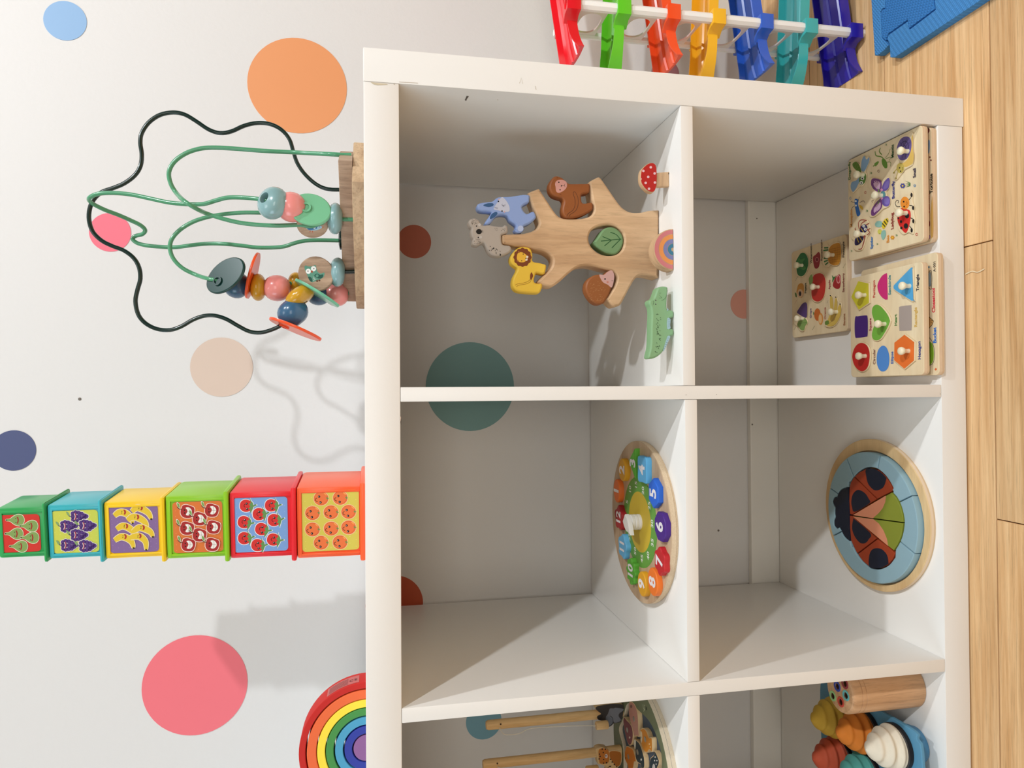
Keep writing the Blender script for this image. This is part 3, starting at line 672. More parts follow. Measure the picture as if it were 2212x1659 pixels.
hole = [(1080, 690), (1085, 640), (1110, 605), (1160, 580), (1230, 572), (1290, 590), (1330, 630), (1343, 680), (1336, 735), (1311, 775), (1270, 798), (1210, 801), (1150, 781), (1103, 740)]
lt = trace(FT, tree)
zmin = min(p[1] for p in lt); lt = [(a, b - (zmin - SZ - .0003) * max(0, 1 - (b - zmin) / .05)) for a, b in lt]
o = slab(Mesh(), FT, [lt, trace(FT, hole)], .023, RUB, .0028).build('wooden_tree', None, 45)
tag(o, 'natural wooden tree with branches and an oval hole, standing in the upper right cube', 'toy')
rab = block('wooden_rabbit', FT.up(.001), [(637, 352), (600, 345), (560, 350), (490, 360), (430, 362), (405, 365), (385, 375), (360, 395), (310, 402), (265, 410), (245, 425), (250, 455), (275, 470), (320, 473), (350, 480), (340, 500), (312, 540), (303, 560), (315, 572), (345, 560), (375, 520), (400, 500), (440, 495), (470, 505), (490, 540), (530, 570), (535, 590), (525, 605), (540, 628), (570, 630), (595, 610), (596, 582), (640, 560), (676, 530), (686, 508), (672, 476), (650, 475), (620, 490), (594, 470), (581, 440), (600, 420), (632, 402), (637, 376)], .014, (146, 170, 222), 'light blue wooden rabbit block sitting on the top right branch of the wooden tree', 'wooden animal')
p = Print(FT.up(.001), c=T)
p.poly([(428, 366), (455, 385), (478, 420), (487, 450), (482, 473), (445, 476), (408, 466), (370, 458), (372, 440), (398, 402)], (200, 204, 222), True, 3)
p.poly([(290, 428), (318, 413), (361, 412), (364, 430), (330, 440)], (52, 92, 140), True, 3); p.poly([(340, 530), (350, 495), (382, 476), (396, 486), (378, 512)], (52, 92, 140), True, 3)
p.disc(403, 398, 5.5, (20, 20, 26)); p.disc(430, 470, 5.5, (20, 20, 26)); p.disc(407, 382, 6, (214, 176, 180)); p.disc(448, 476, 6, (214, 176, 180)); p.disc(568, 600, 22, (184, 198, 232))
for q in ([(432, 416), (430, 426), (440, 432)], [(440, 424), (440, 438)], [(452, 420), (450, 432), (440, 432)]): p.line(q, .0004, (30, 36, 60))
for a in range(5): p.line([(372 + 5 * a, 446 + 2 * a), (380 + 5 * a, 440 + a)], .0002, (90, 100, 140))
p.build(rab)
koa = block('wooden_koala', FT.up(.001), [(473, 590), (467, 577), (450, 573), (430, 585), (380, 580), (330, 572), (290, 575), (270, 560), (255, 535), (225, 522), (195, 530), (180, 550), (190, 580), (203, 595), (197, 620), (205, 660), (215, 678), (207, 700), (215, 720), (245, 728), (275, 712), (295, 710), (310, 735), (325, 765), (350, 795), (385, 806), (430, 803), (480, 783), (500, 763), (500, 742), (486, 728), (440, 720), (430, 700), (427, 668), (428, 650), (440, 643), (470, 630), (475, 610)], .014, (182, 172, 162), 'grey wooden koala block balanced on the tip of the wooden tree', 'wooden animal')
p = Print(FT.up(.001), c=T); BK = (20, 18, 18)
p.disc(258, 623, 22, BK, ry=19); p.disc(240, 582, 5, BK); p.disc(253, 667, 5, BK); p.line([(282, 612), (289, 618), (281, 622), (290, 626), (283, 632)], .0004, BK); p.disc(262, 572, 11, (198, 192, 186)); p.disc(270, 664, 11, (198, 192, 186))
for i in range(26):
    for cx, cy in ((222, 552), (244, 698)):
        a = random.uniform(0, 6.28); rr = 27 * math.sqrt(random.random()); x, y = cx + rr * math.cos(a), cy + rr * .8 * math.sin(a); p.line([(x, y), (x + 4, y + 2)], .00035, BK); p.h -= p.step
for i in range(22): x = 330 + random.random() * 100; y = 738 + (x - 330) * .45 + random.uniform(-14, 24); p.line([(x, y), (x + 6, y + 5)], .0006, BK); p.h -= p.step
for i in range(14): x = 372 + random.random() * 80; y = 592 + random.random() * 26; p.line([(x, y), (x + 6, y + 3)], .0003, (90, 84, 80)); p.h -= p.step
p.build(koa)
lio = block('wooden_lion', FT.up(.001), [(650, 760), (630, 742), (590, 735), (550, 745), (515, 775), (494, 810), (493, 840), (505, 865), (530, 884), (543, 896), (540, 915), (517, 960), (508, 1000), (515, 1040), (545, 1068), (600, 1078), (690, 1084), (715, 1075), (730, 1040), (729, 1013), (700, 1010), (678, 1004), (670, 985), (680, 945), (692, 931), (742, 940), (754, 925), (762, 882), (755, 868), (712, 856), (674, 850), (657, 835), (660, 800)], .014, (238, 198, 70), 'yellow wooden lion block on the left branch of the wooden tree', 'wooden animal')
p = Print(FT.up(.001), c=T); MN = (124, 62, 28)
p.poly([(583 + (67 + 3 * math.cos(12 * a)) * math.cos(a) * .98, 815 + (69 + 3 * math.cos(12 * a)) * math.sin(a)) for a in [2 * math.pi * i / 72 for i in range(72)]], MN, True)
p.poly([(540, 815), (548, 785), (572, 776), (600, 788), (622, 812), (612, 838), (590, 852), (560, 850), (544, 836)], (238, 186, 62), True, 3)
p.disc(588, 791, 4, BK); p.disc(577, 841, 4, BK); p.disc(618, 812, 9, (238, 226, 206)); p.disc(612, 832, 9, (238, 226, 206)); p.poly([(606, 818), (616, 822), (604, 832)], BK, True); p.disc(556, 775, 7, MN); p.disc(544, 842, 7, MN)
p.disc(556, 775, 4, (220, 150, 60)); p.disc(544, 842, 4, (220, 150, 60))
p.line([(527, 1022), (552, 1012), (592, 1006), (628, 992), (642, 974)], .0003, MN, True, 3); p.line([(538, 1034), (558, 1022), (600, 1016), (638, 1000), (650, 976)], .0003, MN, True, 3)
p.poly([(640, 975), (640, 945), (650, 927), (661, 950), (656, 968), (648, 982)], MN, True, 3)
p.build(lio)
mon = block('wooden_monkey', FT.up(.001), [(1086, 268), (1050, 264), (960, 265), (930, 262), (910, 245), (880, 220), (845, 207), (815, 215), (790, 250), (782, 290), (795, 330), (820, 355), (860, 370), (880, 376), (891, 400), (881, 450), (886, 490), (910, 519), (970, 521), (1040, 498), (1098, 466), (1110, 450), (1110, 418), (1098, 404), (1060, 410), (1032, 407), (1024, 380), (1028, 345), (1070, 335), (1086, 320)], .014, (146, 84, 42), 'brown wooden monkey block on the right branch of the wooden tree', 'wooden animal')
p = Print(FT.up(.001), c=T)
p.poly([(830, 292), (826, 265), (838, 244), (866, 236), (890, 240), (910, 252), (915, 280), (905, 304), (880, 324), (852, 334), (834, 322)], (206, 150, 140), True, 3)
p.disc(854, 255, 5, BK); p.disc(863, 311, 5, BK); p.poly([(870, 274), (880, 280), (870, 290)], BK, True); p.line([(880, 281), (896, 280), (898, 268)], .0004, BK); p.line([(896, 280), (900, 290)], .0004, BK); p.line([(838, 214), (848, 222), (840, 226)], .0003, (60, 30, 16)); p.line([(858, 350), (868, 344), (872, 352)], .0003, (60, 30, 16))
p.line([(914, 508), (926, 486), (956, 466), (974, 430), (974, 380), (962, 348), (962, 330), (974, 326)], .00032, (46, 24, 30), True, 3); p.line([(930, 512), (940, 494), (976, 470), (996, 430), (998, 380), (986, 344), (974, 326)], .00032, (46, 24, 30), True, 3)
p.build(mon)
hed = block('wooden_hedgehog', FT.up(.001), [(1248, 910), (1266, 930), (1270, 970), (1254, 1030), (1235, 1083), (1212, 1126), (1190, 1158), (1150, 1167), (1110, 1148), (1072, 1100), (1054, 1050), (1062, 1000), (1087, 967), (1120, 948), (1155, 942), (1190, 944), (1215, 922)], .014, (150, 90, 48), 'brown wooden hedgehog block on the lower left branch of the wooden tree', 'wooden animal')
p = Print(FT.up(.001), c=T)
p.poly([(1157, 944), (1190, 946), (1216, 924), (1246, 912), (1262, 930), (1267, 970), (1250, 1040), (1220, 1020), (1186, 1003), (1166, 975)], (202, 160, 154), True, 3)
p.disc(1199, 977, 6, BK); p.disc(1218, 1000, 8, (196, 128, 110)); p.line([(1262, 990), (1246, 990)], .0003, BK)
for i in range(80):
    x, y = random.uniform(1070, 1230), random.uniform(965, 1150)
    if ((x - 1140) / 76) ** 2 + ((y - 1070) / 84) ** 2 < 1 and not (x > 1160 and y < 1035): p.line([(x, y), (x + 9, y - 3)], .00022, (198, 150, 100)); p.h -= p.step
p.build(hed)
lf = block('wooden_leaf', FT.up(-.001), [(1112, 705), (1112, 705), (1142, 668), (1180, 612), (1220, 590), (1270, 592), (1313, 622), (1336, 665), (1336, 715), (1312, 765), (1280, 792), (1240, 790), (1192, 773), (1137, 735)], .016, (116, 150, 104), 'green wooden leaf block resting in the hole of the wooden tree')
p = Print(FT.up(-.001), c=T); G = (30, 84, 44)
p.line([(1168, 694), (1240, 686), (1320, 679)], .0010, G); p.line([(1238, 628), (1282, 645), (1312, 680)], .0009, G, True, 3); p.line([(1180, 660), (1246, 687)], .0009, G); p.line([(1194, 730), (1246, 687)], .0009, G); p.line([(1249, 745), (1312, 682)], .0009, G)
p.build(lf)
# things standing in front of and beside the tree
FM = frontal(.033)
mu = thing('wooden_mushroom', 'red spotted wooden mushroom with a bare wood stem, right of the wooden tree', 'wooden block', (FM.hit(1685, 230, T)[0], .043, SZ), 'blocks of the tree puzzle')
st = trace(FM, [(1578, 183), (1578, 183), (1640, 176), (1686, 174), (1686, 174), (1686, 281), (1686, 281), (1640, 285), (1580, 287), (1580, 287)])
st = [(a, max(b, SZ + .0002) if b > SZ + .004 else SZ + .0002) for a, b in st]
slab(Mesh(), FM.up(-.0012), [st], .006, RUBX, .001).build('stem', mu, 45)
slab(Mesh(), FM, [trace(FM, [(1587, 185), (1582, 135), (1570, 115), (1550, 107), (1515, 117), (1475, 155), (1463, 190), (1463, 240), (1475, 275), (1510, 315), (1548, 332), (1572, 318), (1583, 285), (1587, 240)])], .0075, RUBX, .0022).build('cap', mu, 45)
p = Print(FM.up(.00002), c=T)
p.poly([(1584, 187), (1579, 137), (1568, 119), (1550, 112), (1517, 121), (1479, 157), (1468, 192), (1468, 240), (1479, 273), (1512, 311), (1547, 327), (1569, 315), (1580, 283), (1584, 240)], (182, 28, 24), True, 4)
for x, y in ((1540, 143), (1485, 170), (1569, 189), (1521, 215), (1502, 260), (1571, 257), (1527, 304)): p.disc(x, y, 9.5, (228, 186, 190))
p.poly([(1468, 222), (1474, 230), (1468, 240)], (228, 186, 190), True)
p.build(mu, 'painted_face')
FR = frontal(.023)
a0 = FR.hit(1715, 603, T); a1 = FR.hit(1715, 912, T); xc, rr = (a0[0] + a1[0]) / 2, (a0[0] - a1[0]) / 2
fr_ = Face((xc, .023, SZ + .0003), (1, 0, 0), (0, 0, 1))
rb = slab(Mesh(), fr_, [circ(0, 0, rr, 36, a0=0, a1=math.pi, full=False)], .017, RUBX, .0016).build('wooden_rainbow', None, 45)
tag(rb, 'small wooden half-round rainbow block at the foot of the wooden tree', 'wooden block', 'blocks of the tree puzzle')
p = Print(fr_.up(.00002))
for r1, r0, c in ((.95, .75, (206, 120, 122)), (.72, .52, (228, 144, 78)), (.50, .30, (124, 124, 166)), (.28, .10, (58, 118, 142))):
    p.poly(circ(0, .0004, rr * r1, 30, a0=0.02, a1=math.pi - .02, full=False) + circ(0, .0004, rr * r0, 30, a0=math.pi - .02, a1=.02, full=False), c)
p.build(rb)
FC = frontal(.023)
cro = [(1671, 1038), (1640, 1031), (1600, 1041), (1582, 1080), (1566, 1118), (1536, 1135), (1532, 1160), (1546, 1190), (1551, 1240), (1548, 1320), (1546, 1420), (1541, 1490), (1527, 1550), (1532, 1571), (1560, 1571), (1600, 1553), (1640, 1514), (1668, 1452), (1684, 1412), (1702, 1400), (1717, 1392), (1717, 1362), (1706, 1349), (1688, 1344), (1682, 1320), (1687, 1277), (1702, 1266), (1717, 1255), (1717, 1226), (1706, 1211), (1672, 1204), (1666, 1180), (1668, 1120), (1673, 1060)]
cl = trace(FC, cro); zm = min(b for a, b in cl); cl = [(a, b - zm + SZ + .0002) for a, b in cl]
o = slab(Mesh(), FC, [cl], .014, M((136, 176, 130), .5, .35, bump=.04, bscale=600), .0022).build('wooden_crocodile', None, 45)
tag(o, 'green wooden crocodile block standing left of the wooden tree', 'wooden animal', 'blocks of the tree puzzle')
p = Print(FC.up(.00002), c=T)
p.poly([(1664, 1268), (1688, 1278), (1684, 1320), (1688, 1344), (1662, 1350)], (160, 190, 196), True, 2); p.poly([(1664, 1405), (1686, 1408), (1668, 1450), (1644, 1504), (1632, 1512)], (160, 190, 196), True, 2); p.poly([(1664, 1190), (1674, 1208), (1662, 1216)], (160, 190, 196), True)
for y in (1278, 1292, 1306, 1320, 1334): p.line([(1670, y), (1684, y)], .0003, (70, 90, 96)); p.h -= p.step
for i, y in enumerate((1418, 1434, 1450, 1466, 1482, 1496)): p.line([(1664 - i * 5, y), (1678 - i * 6, y)], .0003, (70, 90, 96)); p.h -= p.step
p.disc(1577, 1135, 5, BK); p.disc(1577, 1164, 5, BK); p.disc(1578, 1133, 2, (230, 230, 230)); p.disc(1578, 1162, 2, (230, 230, 230)); p.line([(1668, 1056), (1662, 1096), (1642, 1126), (1620, 1138)], .0003, (50, 80, 46), True, 3)
p.line([(1558, 1140), (1562, 1150), (1558, 1170)], .0003, (60, 90, 56))
for i in range(46): x, y = random.uniform(1580, 1612), random.uniform(1232, 1528); p.line([(x - max(0, y - 1470) * .35, y), (x + 5 - max(0, y - 1470) * .35, y + 6)], .0005, (44, 70, 40)); p.h -= p.step
for i in range(9): x, y = random.uniform(1600, 1622), random.uniform(1080, 1124); p.line([(x, y), (x + 4, y + 5)], .0003, (44, 70, 40)); p.h -= p.step
p.build(o)
# ================================================================ upper middle cube: clock shape sorter lying flat
K = Crop(1290, 930, 4.1476)
PLY = WOOD((206, 178, 146), (184, 152, 120), 'X', 36, 10, .5, .1, pores=.75)
PLYE = WOOD((238, 216, 184), (204, 172, 134), 'Z', 420, .06, .6, .05, pores=.8)
SZ2 = SZ - .0021
zt = SZ2 + .0102
cc = V((-.5552, .1275, zt)); RC = .1085
CK = thing('clock_board', 'round wooden clock puzzle board with green minute ring and white knob', 'puzzle board', (cc.x, cc.y, SZ2))
FK = Face(cc, (1, 0, 0), (0, 1, 0))
NUM = [('12', (190, 782, 5), (166, 34, 38), 'flower'), ('1', (172, 540), (232, 116, 46), 'oval'), ('2', (222, 352), (222, 160, 36), 'round'), ('3', (316, 290), (96, 174, 56), 'diamond'), ('4', (400, 350), (98, 178, 226), 'square'), ('5', (500, 562), (44, 104, 210), 'hex'), ('6', (560, 862), (76, 40, 132), 'oct'), ('7', (556, 1172), (196, 40, 46), 'flower2'), ('8', (494, 1356), (240, 122, 44), 'hexr'), ('9', (398, 1376), (222, 160, 36), 'round2'), ('10', (298, 1262), (92, 172, 56), 'star'), ('11', (222, 1038), (104, 178, 222), 'cloud')]
slab(Mesh(), FK, [circ(0, 0, RC, 72)], .0068, PLY, .0008, PLYE).build('board', CK, 40)
slab(Mesh(), FK.up(-.0068), [circ(0, 0, RC - .0015, 72)], .0032, PLYE, 0).build('bottom_layer', CK, 40)
p = Print(FK, c=K)
# the dial turns about the middle of the board; measured centre of the yellow disc
dc = FK.hit(380, 818, K)
p.disc(dc[0], dc[1], 0.061, (104, 160, 66), px=False, n=56)
for i in range(60):
    a = 2 * math.pi * i / 60; p.line([(dc[0] + .0584 * math.cos(a), dc[1] + .0584 * math.sin(a)), (dc[0] + .0602 * math.cos(a), dc[1] + .0602 * math.sin(a))], .0005, (44, 78, 30), False); p.h -= p.step
p.disc(dc[0], dc[1], .0407, (208, 178, 52), px=False, n=48)
for tx, x, y in (('5', 268, 638), ('10', 296, 528), ('15', 349, 488), ('20', 412, 538), ('25', 468, 672), ('30', 494, 836), ('35', 496, 1004), ('40', 458, 1122), ('45', 402, 1146), ('50', 342, 1080), ('55', 290, 950), ('60', 262, 788)):
    p.text(tx, x, y, .0105, (236, 236, 226), 0, .02, sx=1.05)
p.build(CK)
kp = FK.P(*dc)
ms = Mesh(); lathe(ms, kp, (0, 0, 1), [(.0105, 0), (.0105, .003), (.0095, .0036), (.0095, .0046), (.0105, .005), (.0105, .008), (.0095, .0086), (.0095, .0096), (.0105, .01), (.0105, .0134), (.0096, .0142), (0, .0146)], M((232, 228, 222), .4), 28)
ms.build('knob', CK, 40)
hf = Face(kp + V((0, 0, .0205)), (-.62, -.78, 0), (.78, -.62, 0))
slab(Mesh(), hf, [[(-.0085, -.007), (0, -.0088), (.009, -.0075), (.017, -.002), (.0225, .0), (.017, .003), (.009, .0072), (0, .0088), (-.0085, .007)]], .006, M((236, 232, 226), .4), .0012).build('pointer', CK, 40)
def nshape(kind, r):
    if kind in ('round', 'round2'): return circ(0, 0, r, 30, r * .92)
    if kind == 'oval': return circ(0, 0, r * 1.05, 30, r * .78)
    if kind == 'diamond': return [(r * 1.25, -.5 * r), (r * .1, r * .95), (-r * 1.25, -.5 * r)]
    if kind == 'square': return cr([V(q + (0,)) for q in ((-r, -r * .9), (0, -r * .95), (r, -r * .9), (r * 1.03, 0), (r, r * .9), (0, r * .95), (-r, r * .9), (-r * 1.03, 0))], 3)
    if kind == 'hex': return [(r * 1.15 * math.cos(math.pi / 3 * i), r * 1.05 * math.sin(math.pi / 3 * i)) for i in range(6)]
    if kind == 'hexr': return cr([V((r * 1.1 * math.cos(math.pi / 3 * i + .3), r * 1.0 * math.sin(math.pi / 3 * i + .3), 0)) for i in range(6)], 4)
    if kind == 'oct': return [(r * 1.15 * math.cos(math.pi / 4 * i + math.pi / 8), r * 1.1 * math.sin(math.pi / 4 * i + math.pi / 8)) for i in range(8)]
    k, am, ph = {'flower': (5, .12, .3), 'flower2': (6, .09, 0), 'star': (8, .13, .2), 'cloud': (5, .1, 1)}[kind]
    return [(r * (1.02 + am * math.cos(k * a + ph)) * math.cos(a), r * (.98 + am * math.cos(k * a + ph)) * math.sin(a)) for a in [2 * math.pi * i / 60 for i in range(60)]]
FN = FK.up(.0075)
SHN = {'flower': 'flower-shaped', 'oval': 'oval', 'round': 'round', 'diamond': 'triangular', 'square': 'square', 'hex': 'hexagonal', 'oct': 'octagonal', 'flower2': 'scalloped', 'hexr': 'rounded hexagonal', 'round2': 'round', 'star': 'star-edged', 'cloud': 'cloud-shaped'}
CN = ['dark red', 'orange', 'amber', 'green', 'sky blue', 'blue', 'purple', 'red', 'bright orange', 'amber', 'grass green', 'pale blue']
for (tx, c, rgb, kind), cn in zip(NUM, CN):
    a, b = FN.hit(c[0], c[1], K); r = .0162
    if kind in ('oct', 'hex'): r = .0166
    f = Face(FN.P(a, b), (1, 0, 0), (0, 1, 0)); sh = [tuple(q)[:2] for q in nshape(kind, r)]
    o = slab(Mesh(), f, [sh], .0074, M(rgb, .48, .35, bump=.05, bscale=500), .0013).build('number_block', None, 45)
    tag(o, '%s %s number %s block on the wooden clock puzzle' % (cn, SHN[kind], {'12': 'twelve', '1': 'one', '2': 'two', '3': 'three', '4': 'four', '5': 'five', '6': 'six', '7': 'seven', '8': 'eight', '9': 'nine', '10': 'ten', '11': 'eleven'}[tx]), 'number block', 'number blocks of the clock puzzle')
    q = Print(f.up(.00005)); q.text(tx, 0, -.0005 if kind != 'diamond' else -.001, .028 if len(tx) < 2 else .0245, (238, 232, 234), 0, .035, px=False, sx=.9 if len(tx) < 2 else .8); q.build(o, 'numeral')
# ================================================================ lower right cube: five wooden peg puzzles
BIRCH = WOOD((240, 222, 186), (228, 204, 164), 'X', 22, 9, .5, .05, pores=.9)
BEDGE = M((232, 204, 172), .6, .3, mottle=.08, mscale=120)
IVORY = M((244, 234, 204), .35, .45, sss=.2)
GRV = (104, 84, 58)
def rrect(a0, a1, b0, b1, r=.006):
    pts = []
    for cx, cy, q in ((a1 - r, b1 - r, 0), (a0 + r, b1 - r, 1), (a0 + r, b0 + r, 2), (a1 - r, b0 + r, 3)): pts += circ(cx, cy, r, 6, a0=q * math.pi / 2, a1=(q + 1) * math.pi / 2, full=False)
    return pts
def board(label, z, corners, crop=PX, th=.0085):
    """corners: photograph positions of the four upper corners"""
    f = level(z); q = f.hits(corners, crop); a0 = (q[0][0] + q[3][0]) / 2 if False else min(p[0] for p in q); 
    a1 = min(max(p[0] for p in q), -S - .0012); b0 = sum(sorted(p[1] for p in q)[:2]) / 2; b1 = sum(sorted(p[1] for p in q)[2:]) / 2
    t = thing('peg_puzzle_board', label, 'puzzle board', ((a0 + a1) / 2, (b0 + b1) / 2, z - th), 'peg puzzle boards')
    slab(Mesh(), f, [rrect(a0, a1, b0, b1)], th * .62, BIRCH, .0009, BEDGE).build('board', t, 40)
    slab(Mesh(), f.up(-th * .62), [rrect(a0 + .0003, a1 - .0003, b0 + .0003, b1 - .0003)], th * .38, M((222, 192, 156), .6, .3), 0).build('bottom_layer', t, 40)
    return t, f, (a0, a1, b0, b1)
def piece(name, label, f, crop, outline, rgb=None, peg=None, th=.004, smooth=4, mat=None, groove=.0022, grp=None, tilt=0):
    """lift-out piece: pale cut edge, printed top, ivory peg; its sawn groove shows in the board"""
    l = f.hits(outline, crop)
    if smooth: l = [tuple(p)[:2] for p in cr([(a, b, 0) for a, b in l], smooth)]
    if area2(l) < 0: l = l[::-1]
    ca, cb = sum(p[0] for p in l) / len(l), sum(p[1] for p in l) / len(l)
    t = thing(name, label, 'puzzle piece', f.P(ca, cb, .0002), grp)
    slab(Mesh(), f.up(.0022), [inset(l, .0006)], .0019, BIRCH, .0005).build('wooden_body', t, 40)
    if peg:
        pa, pb = f.up(.0135).hit(peg[0], peg[1], crop)
        prof = [(.0031, 0), (.0028, .002), (.0027, .0045), (.0034, .0065), (.0048, .0088), (.0054, .0108), (.0050, .0128), (.0034, .0140), (0, .0143)]
        lathe(ms := Mesh(), f.P(pa, pb, .0023), (0, 0, 1), prof, IVORY, 20); ms.build('peg', t, 60)
    return t, l, Print(f.up(.0022), c=crop)
def groove(p, l): p.poly(inset(l, -.0007), GRV); p.poly(inset(l, -.00025), (214, 190, 150))
# ---- shapes board on top of a household-things board (front left stack)
S_ = Crop(1820, 550, 5.927); B_ = Crop(1820, 260, 5.532); F_ = Crop(1690, 490, 6.6375)
ZB, ZT = TB + .0088, TB + .0245
t2, f2, e2 = board('lower front peg puzzle of household things showing a bucket, under the shapes puzzle', ZB, [(1860, 585), (2023, 564), (2031, 810), (1862, 815)])
p = Print(f2, c=S_)
p.poly([(1052, 240), (1075, 250), (1100, 235), (1115, 205), (1135, 205), (1142, 240), (1140, 400), (1132, 440), (1108, 425), (1085, 415), (1055, 420)], (214, 196, 160), True); p.line([(1060, 232), (1080, 240), (1104, 224), (1120, 206), (1138, 214), (1146, 300), (1142, 400), (1132, 446), (1112, 432), (1090, 424), (1062, 470)], .0006, (50, 44, 38), True, 3)
p.poly([(1050, 252), (1100, 246), (1118, 222), (1130, 240), (1136, 300), (1132, 400), (1104, 410), (1050, 416)], (150, 170, 180), True); p.line([(1120, 220), (1130, 270), (1132, 340), (1122, 410)], .0008, (46, 60, 76), True, 3)
p.poly([(1070, 780), (1110, 800), (1168, 850), (1150, 900), (1070, 985)], (206, 158, 92), True); p.line([(1074, 782), (1112, 800), (1168, 850), (1150, 898), (1074, 982)], .0007, (70, 46, 20)); p.line([(1130, 840), (1160, 850)], .0005, (70, 46, 20)); p.line([(1128, 860), (1154, 878)], .0005, (70, 46, 20))
p.poly([(1060, 1035), (1110, 1060), (1150, 1110), (1180, 1200), (1186, 1300), (1172, 1400), (1140, 1440), (1060, 1440)], (226, 206, 166), True, 3); p.poly([(1060, 1060), (1110, 1110), (1150, 1140), (1168, 1220), (1170, 1300), (1158, 1370), (1120, 1412), (1060, 1415)], (126, 166, 40), True, 3); p.poly([(1060, 1090), (1078, 1100), (1078, 1280), (1060, 1270)], (60, 96, 30), True); p.line([(1066, 1070), (1100, 1100), (1112, 1180), (1100, 1240), (1070, 1280)], .0012, (80, 110, 120), True, 3); p.line([(1060, 1040), (1112, 1064), (1150, 1116), (1176, 1220), (1176, 1320), (1150, 1404), (1060, 1425)], .0007, (40, 36, 24), True, 3)
p.text('Closestool', 1168, 585, .0072, (216, 44, 66), 0, .03); p.text('Bucket', 1184, 1034, .0072, (34, 110, 200), 0, .03); p.text('A-001', 1180, 150, .0056, (60, 54, 50), 0, .01); p.text('Iron', 1072, 650, .0068, (130, 40, 40), 0, .03)
def star(p, x, y, r, rgb): p.poly([(x + (r if i % 2 else r * .45) * math.cos(i * math.pi / 5), y + (r if i % 2 else r * .45) * math.sin(i * math.pi / 5)) for i in range(10)], rgb, True)
star(p, 1104, 160, 20, (34, 110, 140)); star(p, 1196, 1468, 20, (226, 96, 40))
p.build(t2)
t1, f1, e1 = board('upper front peg puzzle of coloured shapes with a green heart in the middle', ZT, [(1836, 603), (1989, 565), (2000, 808), (1838, 815)])
# four hidden pegs of the lower puzzle carry the upper board
for q in ((1905, 620), (1905, 770), (1975, 625), (1975, 780)):
    a, b = f2.hit(q[0] + 10, q[1]); lathe(ms := Mesh(), f2.P(a, b, 0), (0, 0, 1), [(.0034, 0), (.003, .003), (.0062, .0056), (.0062, .0068), (0, .0071)], IVORY, 16); ms.build('peg', t2, 60)
p = Print(f1, c=S_); PCS = 'pieces of the shapes puzzle'; todo = []
def shp(nm, lab, out, rgb, peg, sm, face=None):
    face = face or out; l = f1.hits(out, S_)
    if sm: l = [tuple(q)[:2] for q in cr([(a, b, 0) for a, b in l], sm)]
    groove(p, l); todo.append((nm, lab, out, rgb, peg, sm, face))
shp('circle_piece', 'red circle piece with ivory peg in the shapes puzzle', [(132, 1310), (150, 1220), (190, 1150), (245, 1118), (300, 1125), (345, 1165), (372, 1240), (374, 1330), (355, 1430), (315, 1490), (258, 1508), (200, 1475), (155, 1410)], (202, 40, 36), (204, 1298), 4)
shp('heart_piece', 'green heart piece with ivory peg in the shapes puzzle', [(384, 740), (395, 670), (440, 628), (500, 640), (560, 700), (610, 770), (640, 850), (640, 850), (610, 930), (560, 1020), (510, 1090), (450, 1115), (400, 1090), (384, 1030), (396, 960), (420, 880), (396, 800)], (112, 170, 62), (450, 888), 3)
shp('hexagon_piece', 'orange hexagon piece with ivory peg in the shapes puzzle', [(812, 1008), (812, 1008), (950, 1112), (950, 1112), (946, 1365), (946, 1365), (810, 1480), (810, 1480), (668, 1360), (668, 1360), (672, 1120), (672, 1120)], (232, 116, 46), (750, 1234), 3)
shp('triangle_piece', 'blue triangle piece with ivory peg in the shapes puzzle', [(895, 150), (895, 150), (918, 152), (924, 180), (936, 570), (934, 600), (905, 610), (905, 610), (690, 470), (662, 430), (664, 395), (690, 360)], (86, 170, 220), (762, 400), 3)
shp('pentagon_piece', 'yellow pentagon piece with ivory peg in the shapes puzzle', [(215, 325), (215, 325), (360, 358), (360, 358), (366, 625), (366, 625), (222, 722), (222, 722), (118, 545), (118, 545)], (214, 206, 54), (198, 518), 3)
def flat(pts, rgb, sm=4): p.poly(pts, rgb, True, sm)
flat([(448, 400), (470, 330), (510, 270), (555, 242), (572, 250), (576, 400), (580, 560), (568, 575), (545, 574), (500, 540), (462, 480)], (204, 44, 116))
flat([(165, 800), (200, 790), (300, 778), (322, 800), (326, 920), (322, 1035), (300, 1052), (190, 1066), (164, 1050), (156, 920)], (72, 36, 124))
flat([(520, 1166), (560, 1185), (590, 1250), (602, 1340), (590, 1430), (560, 1480), (518, 1496), (478, 1480), (448, 1420), (438, 1340), (448, 1250), (480, 1190)], (80, 136, 206))
flat([(740, 665), (870, 648), (884, 665), (888, 800), (886, 950), (870, 970), (745, 976), (730, 960), (724, 800), (726, 690)], (170, 156, 148))
for tx, x, y, c in (('Circular', 408, 1308, (120, 70, 60)), ('Pentagon', 406, 440, (196, 70, 60)), ('Square', 358, 896, (170, 50, 80)), ('Semicircle', 606, 390, (40, 130, 140)), ('Heart', 685, 838, (70, 130, 60)), ('Ellipse', 638, 1320, (50, 100, 180)), ('Triangle', 964, 360, (40, 44, 60)), ('Rectangle', 940, 802, (222, 180, 90)), ('Hexagon', 986, 1226, (40, 60, 140))): p.text(tx, x, y, .0066, c, 0, .025)
p.build(t1)
for nm, lab, out, rgb, peg, sm, face in todo:
    t, l, q = piece(nm, lab, f1, S_, out, peg=peg, smooth=sm, grp=PCS); q.poly(inset(l, .0016), rgb); q.build(t, 'painted_face')
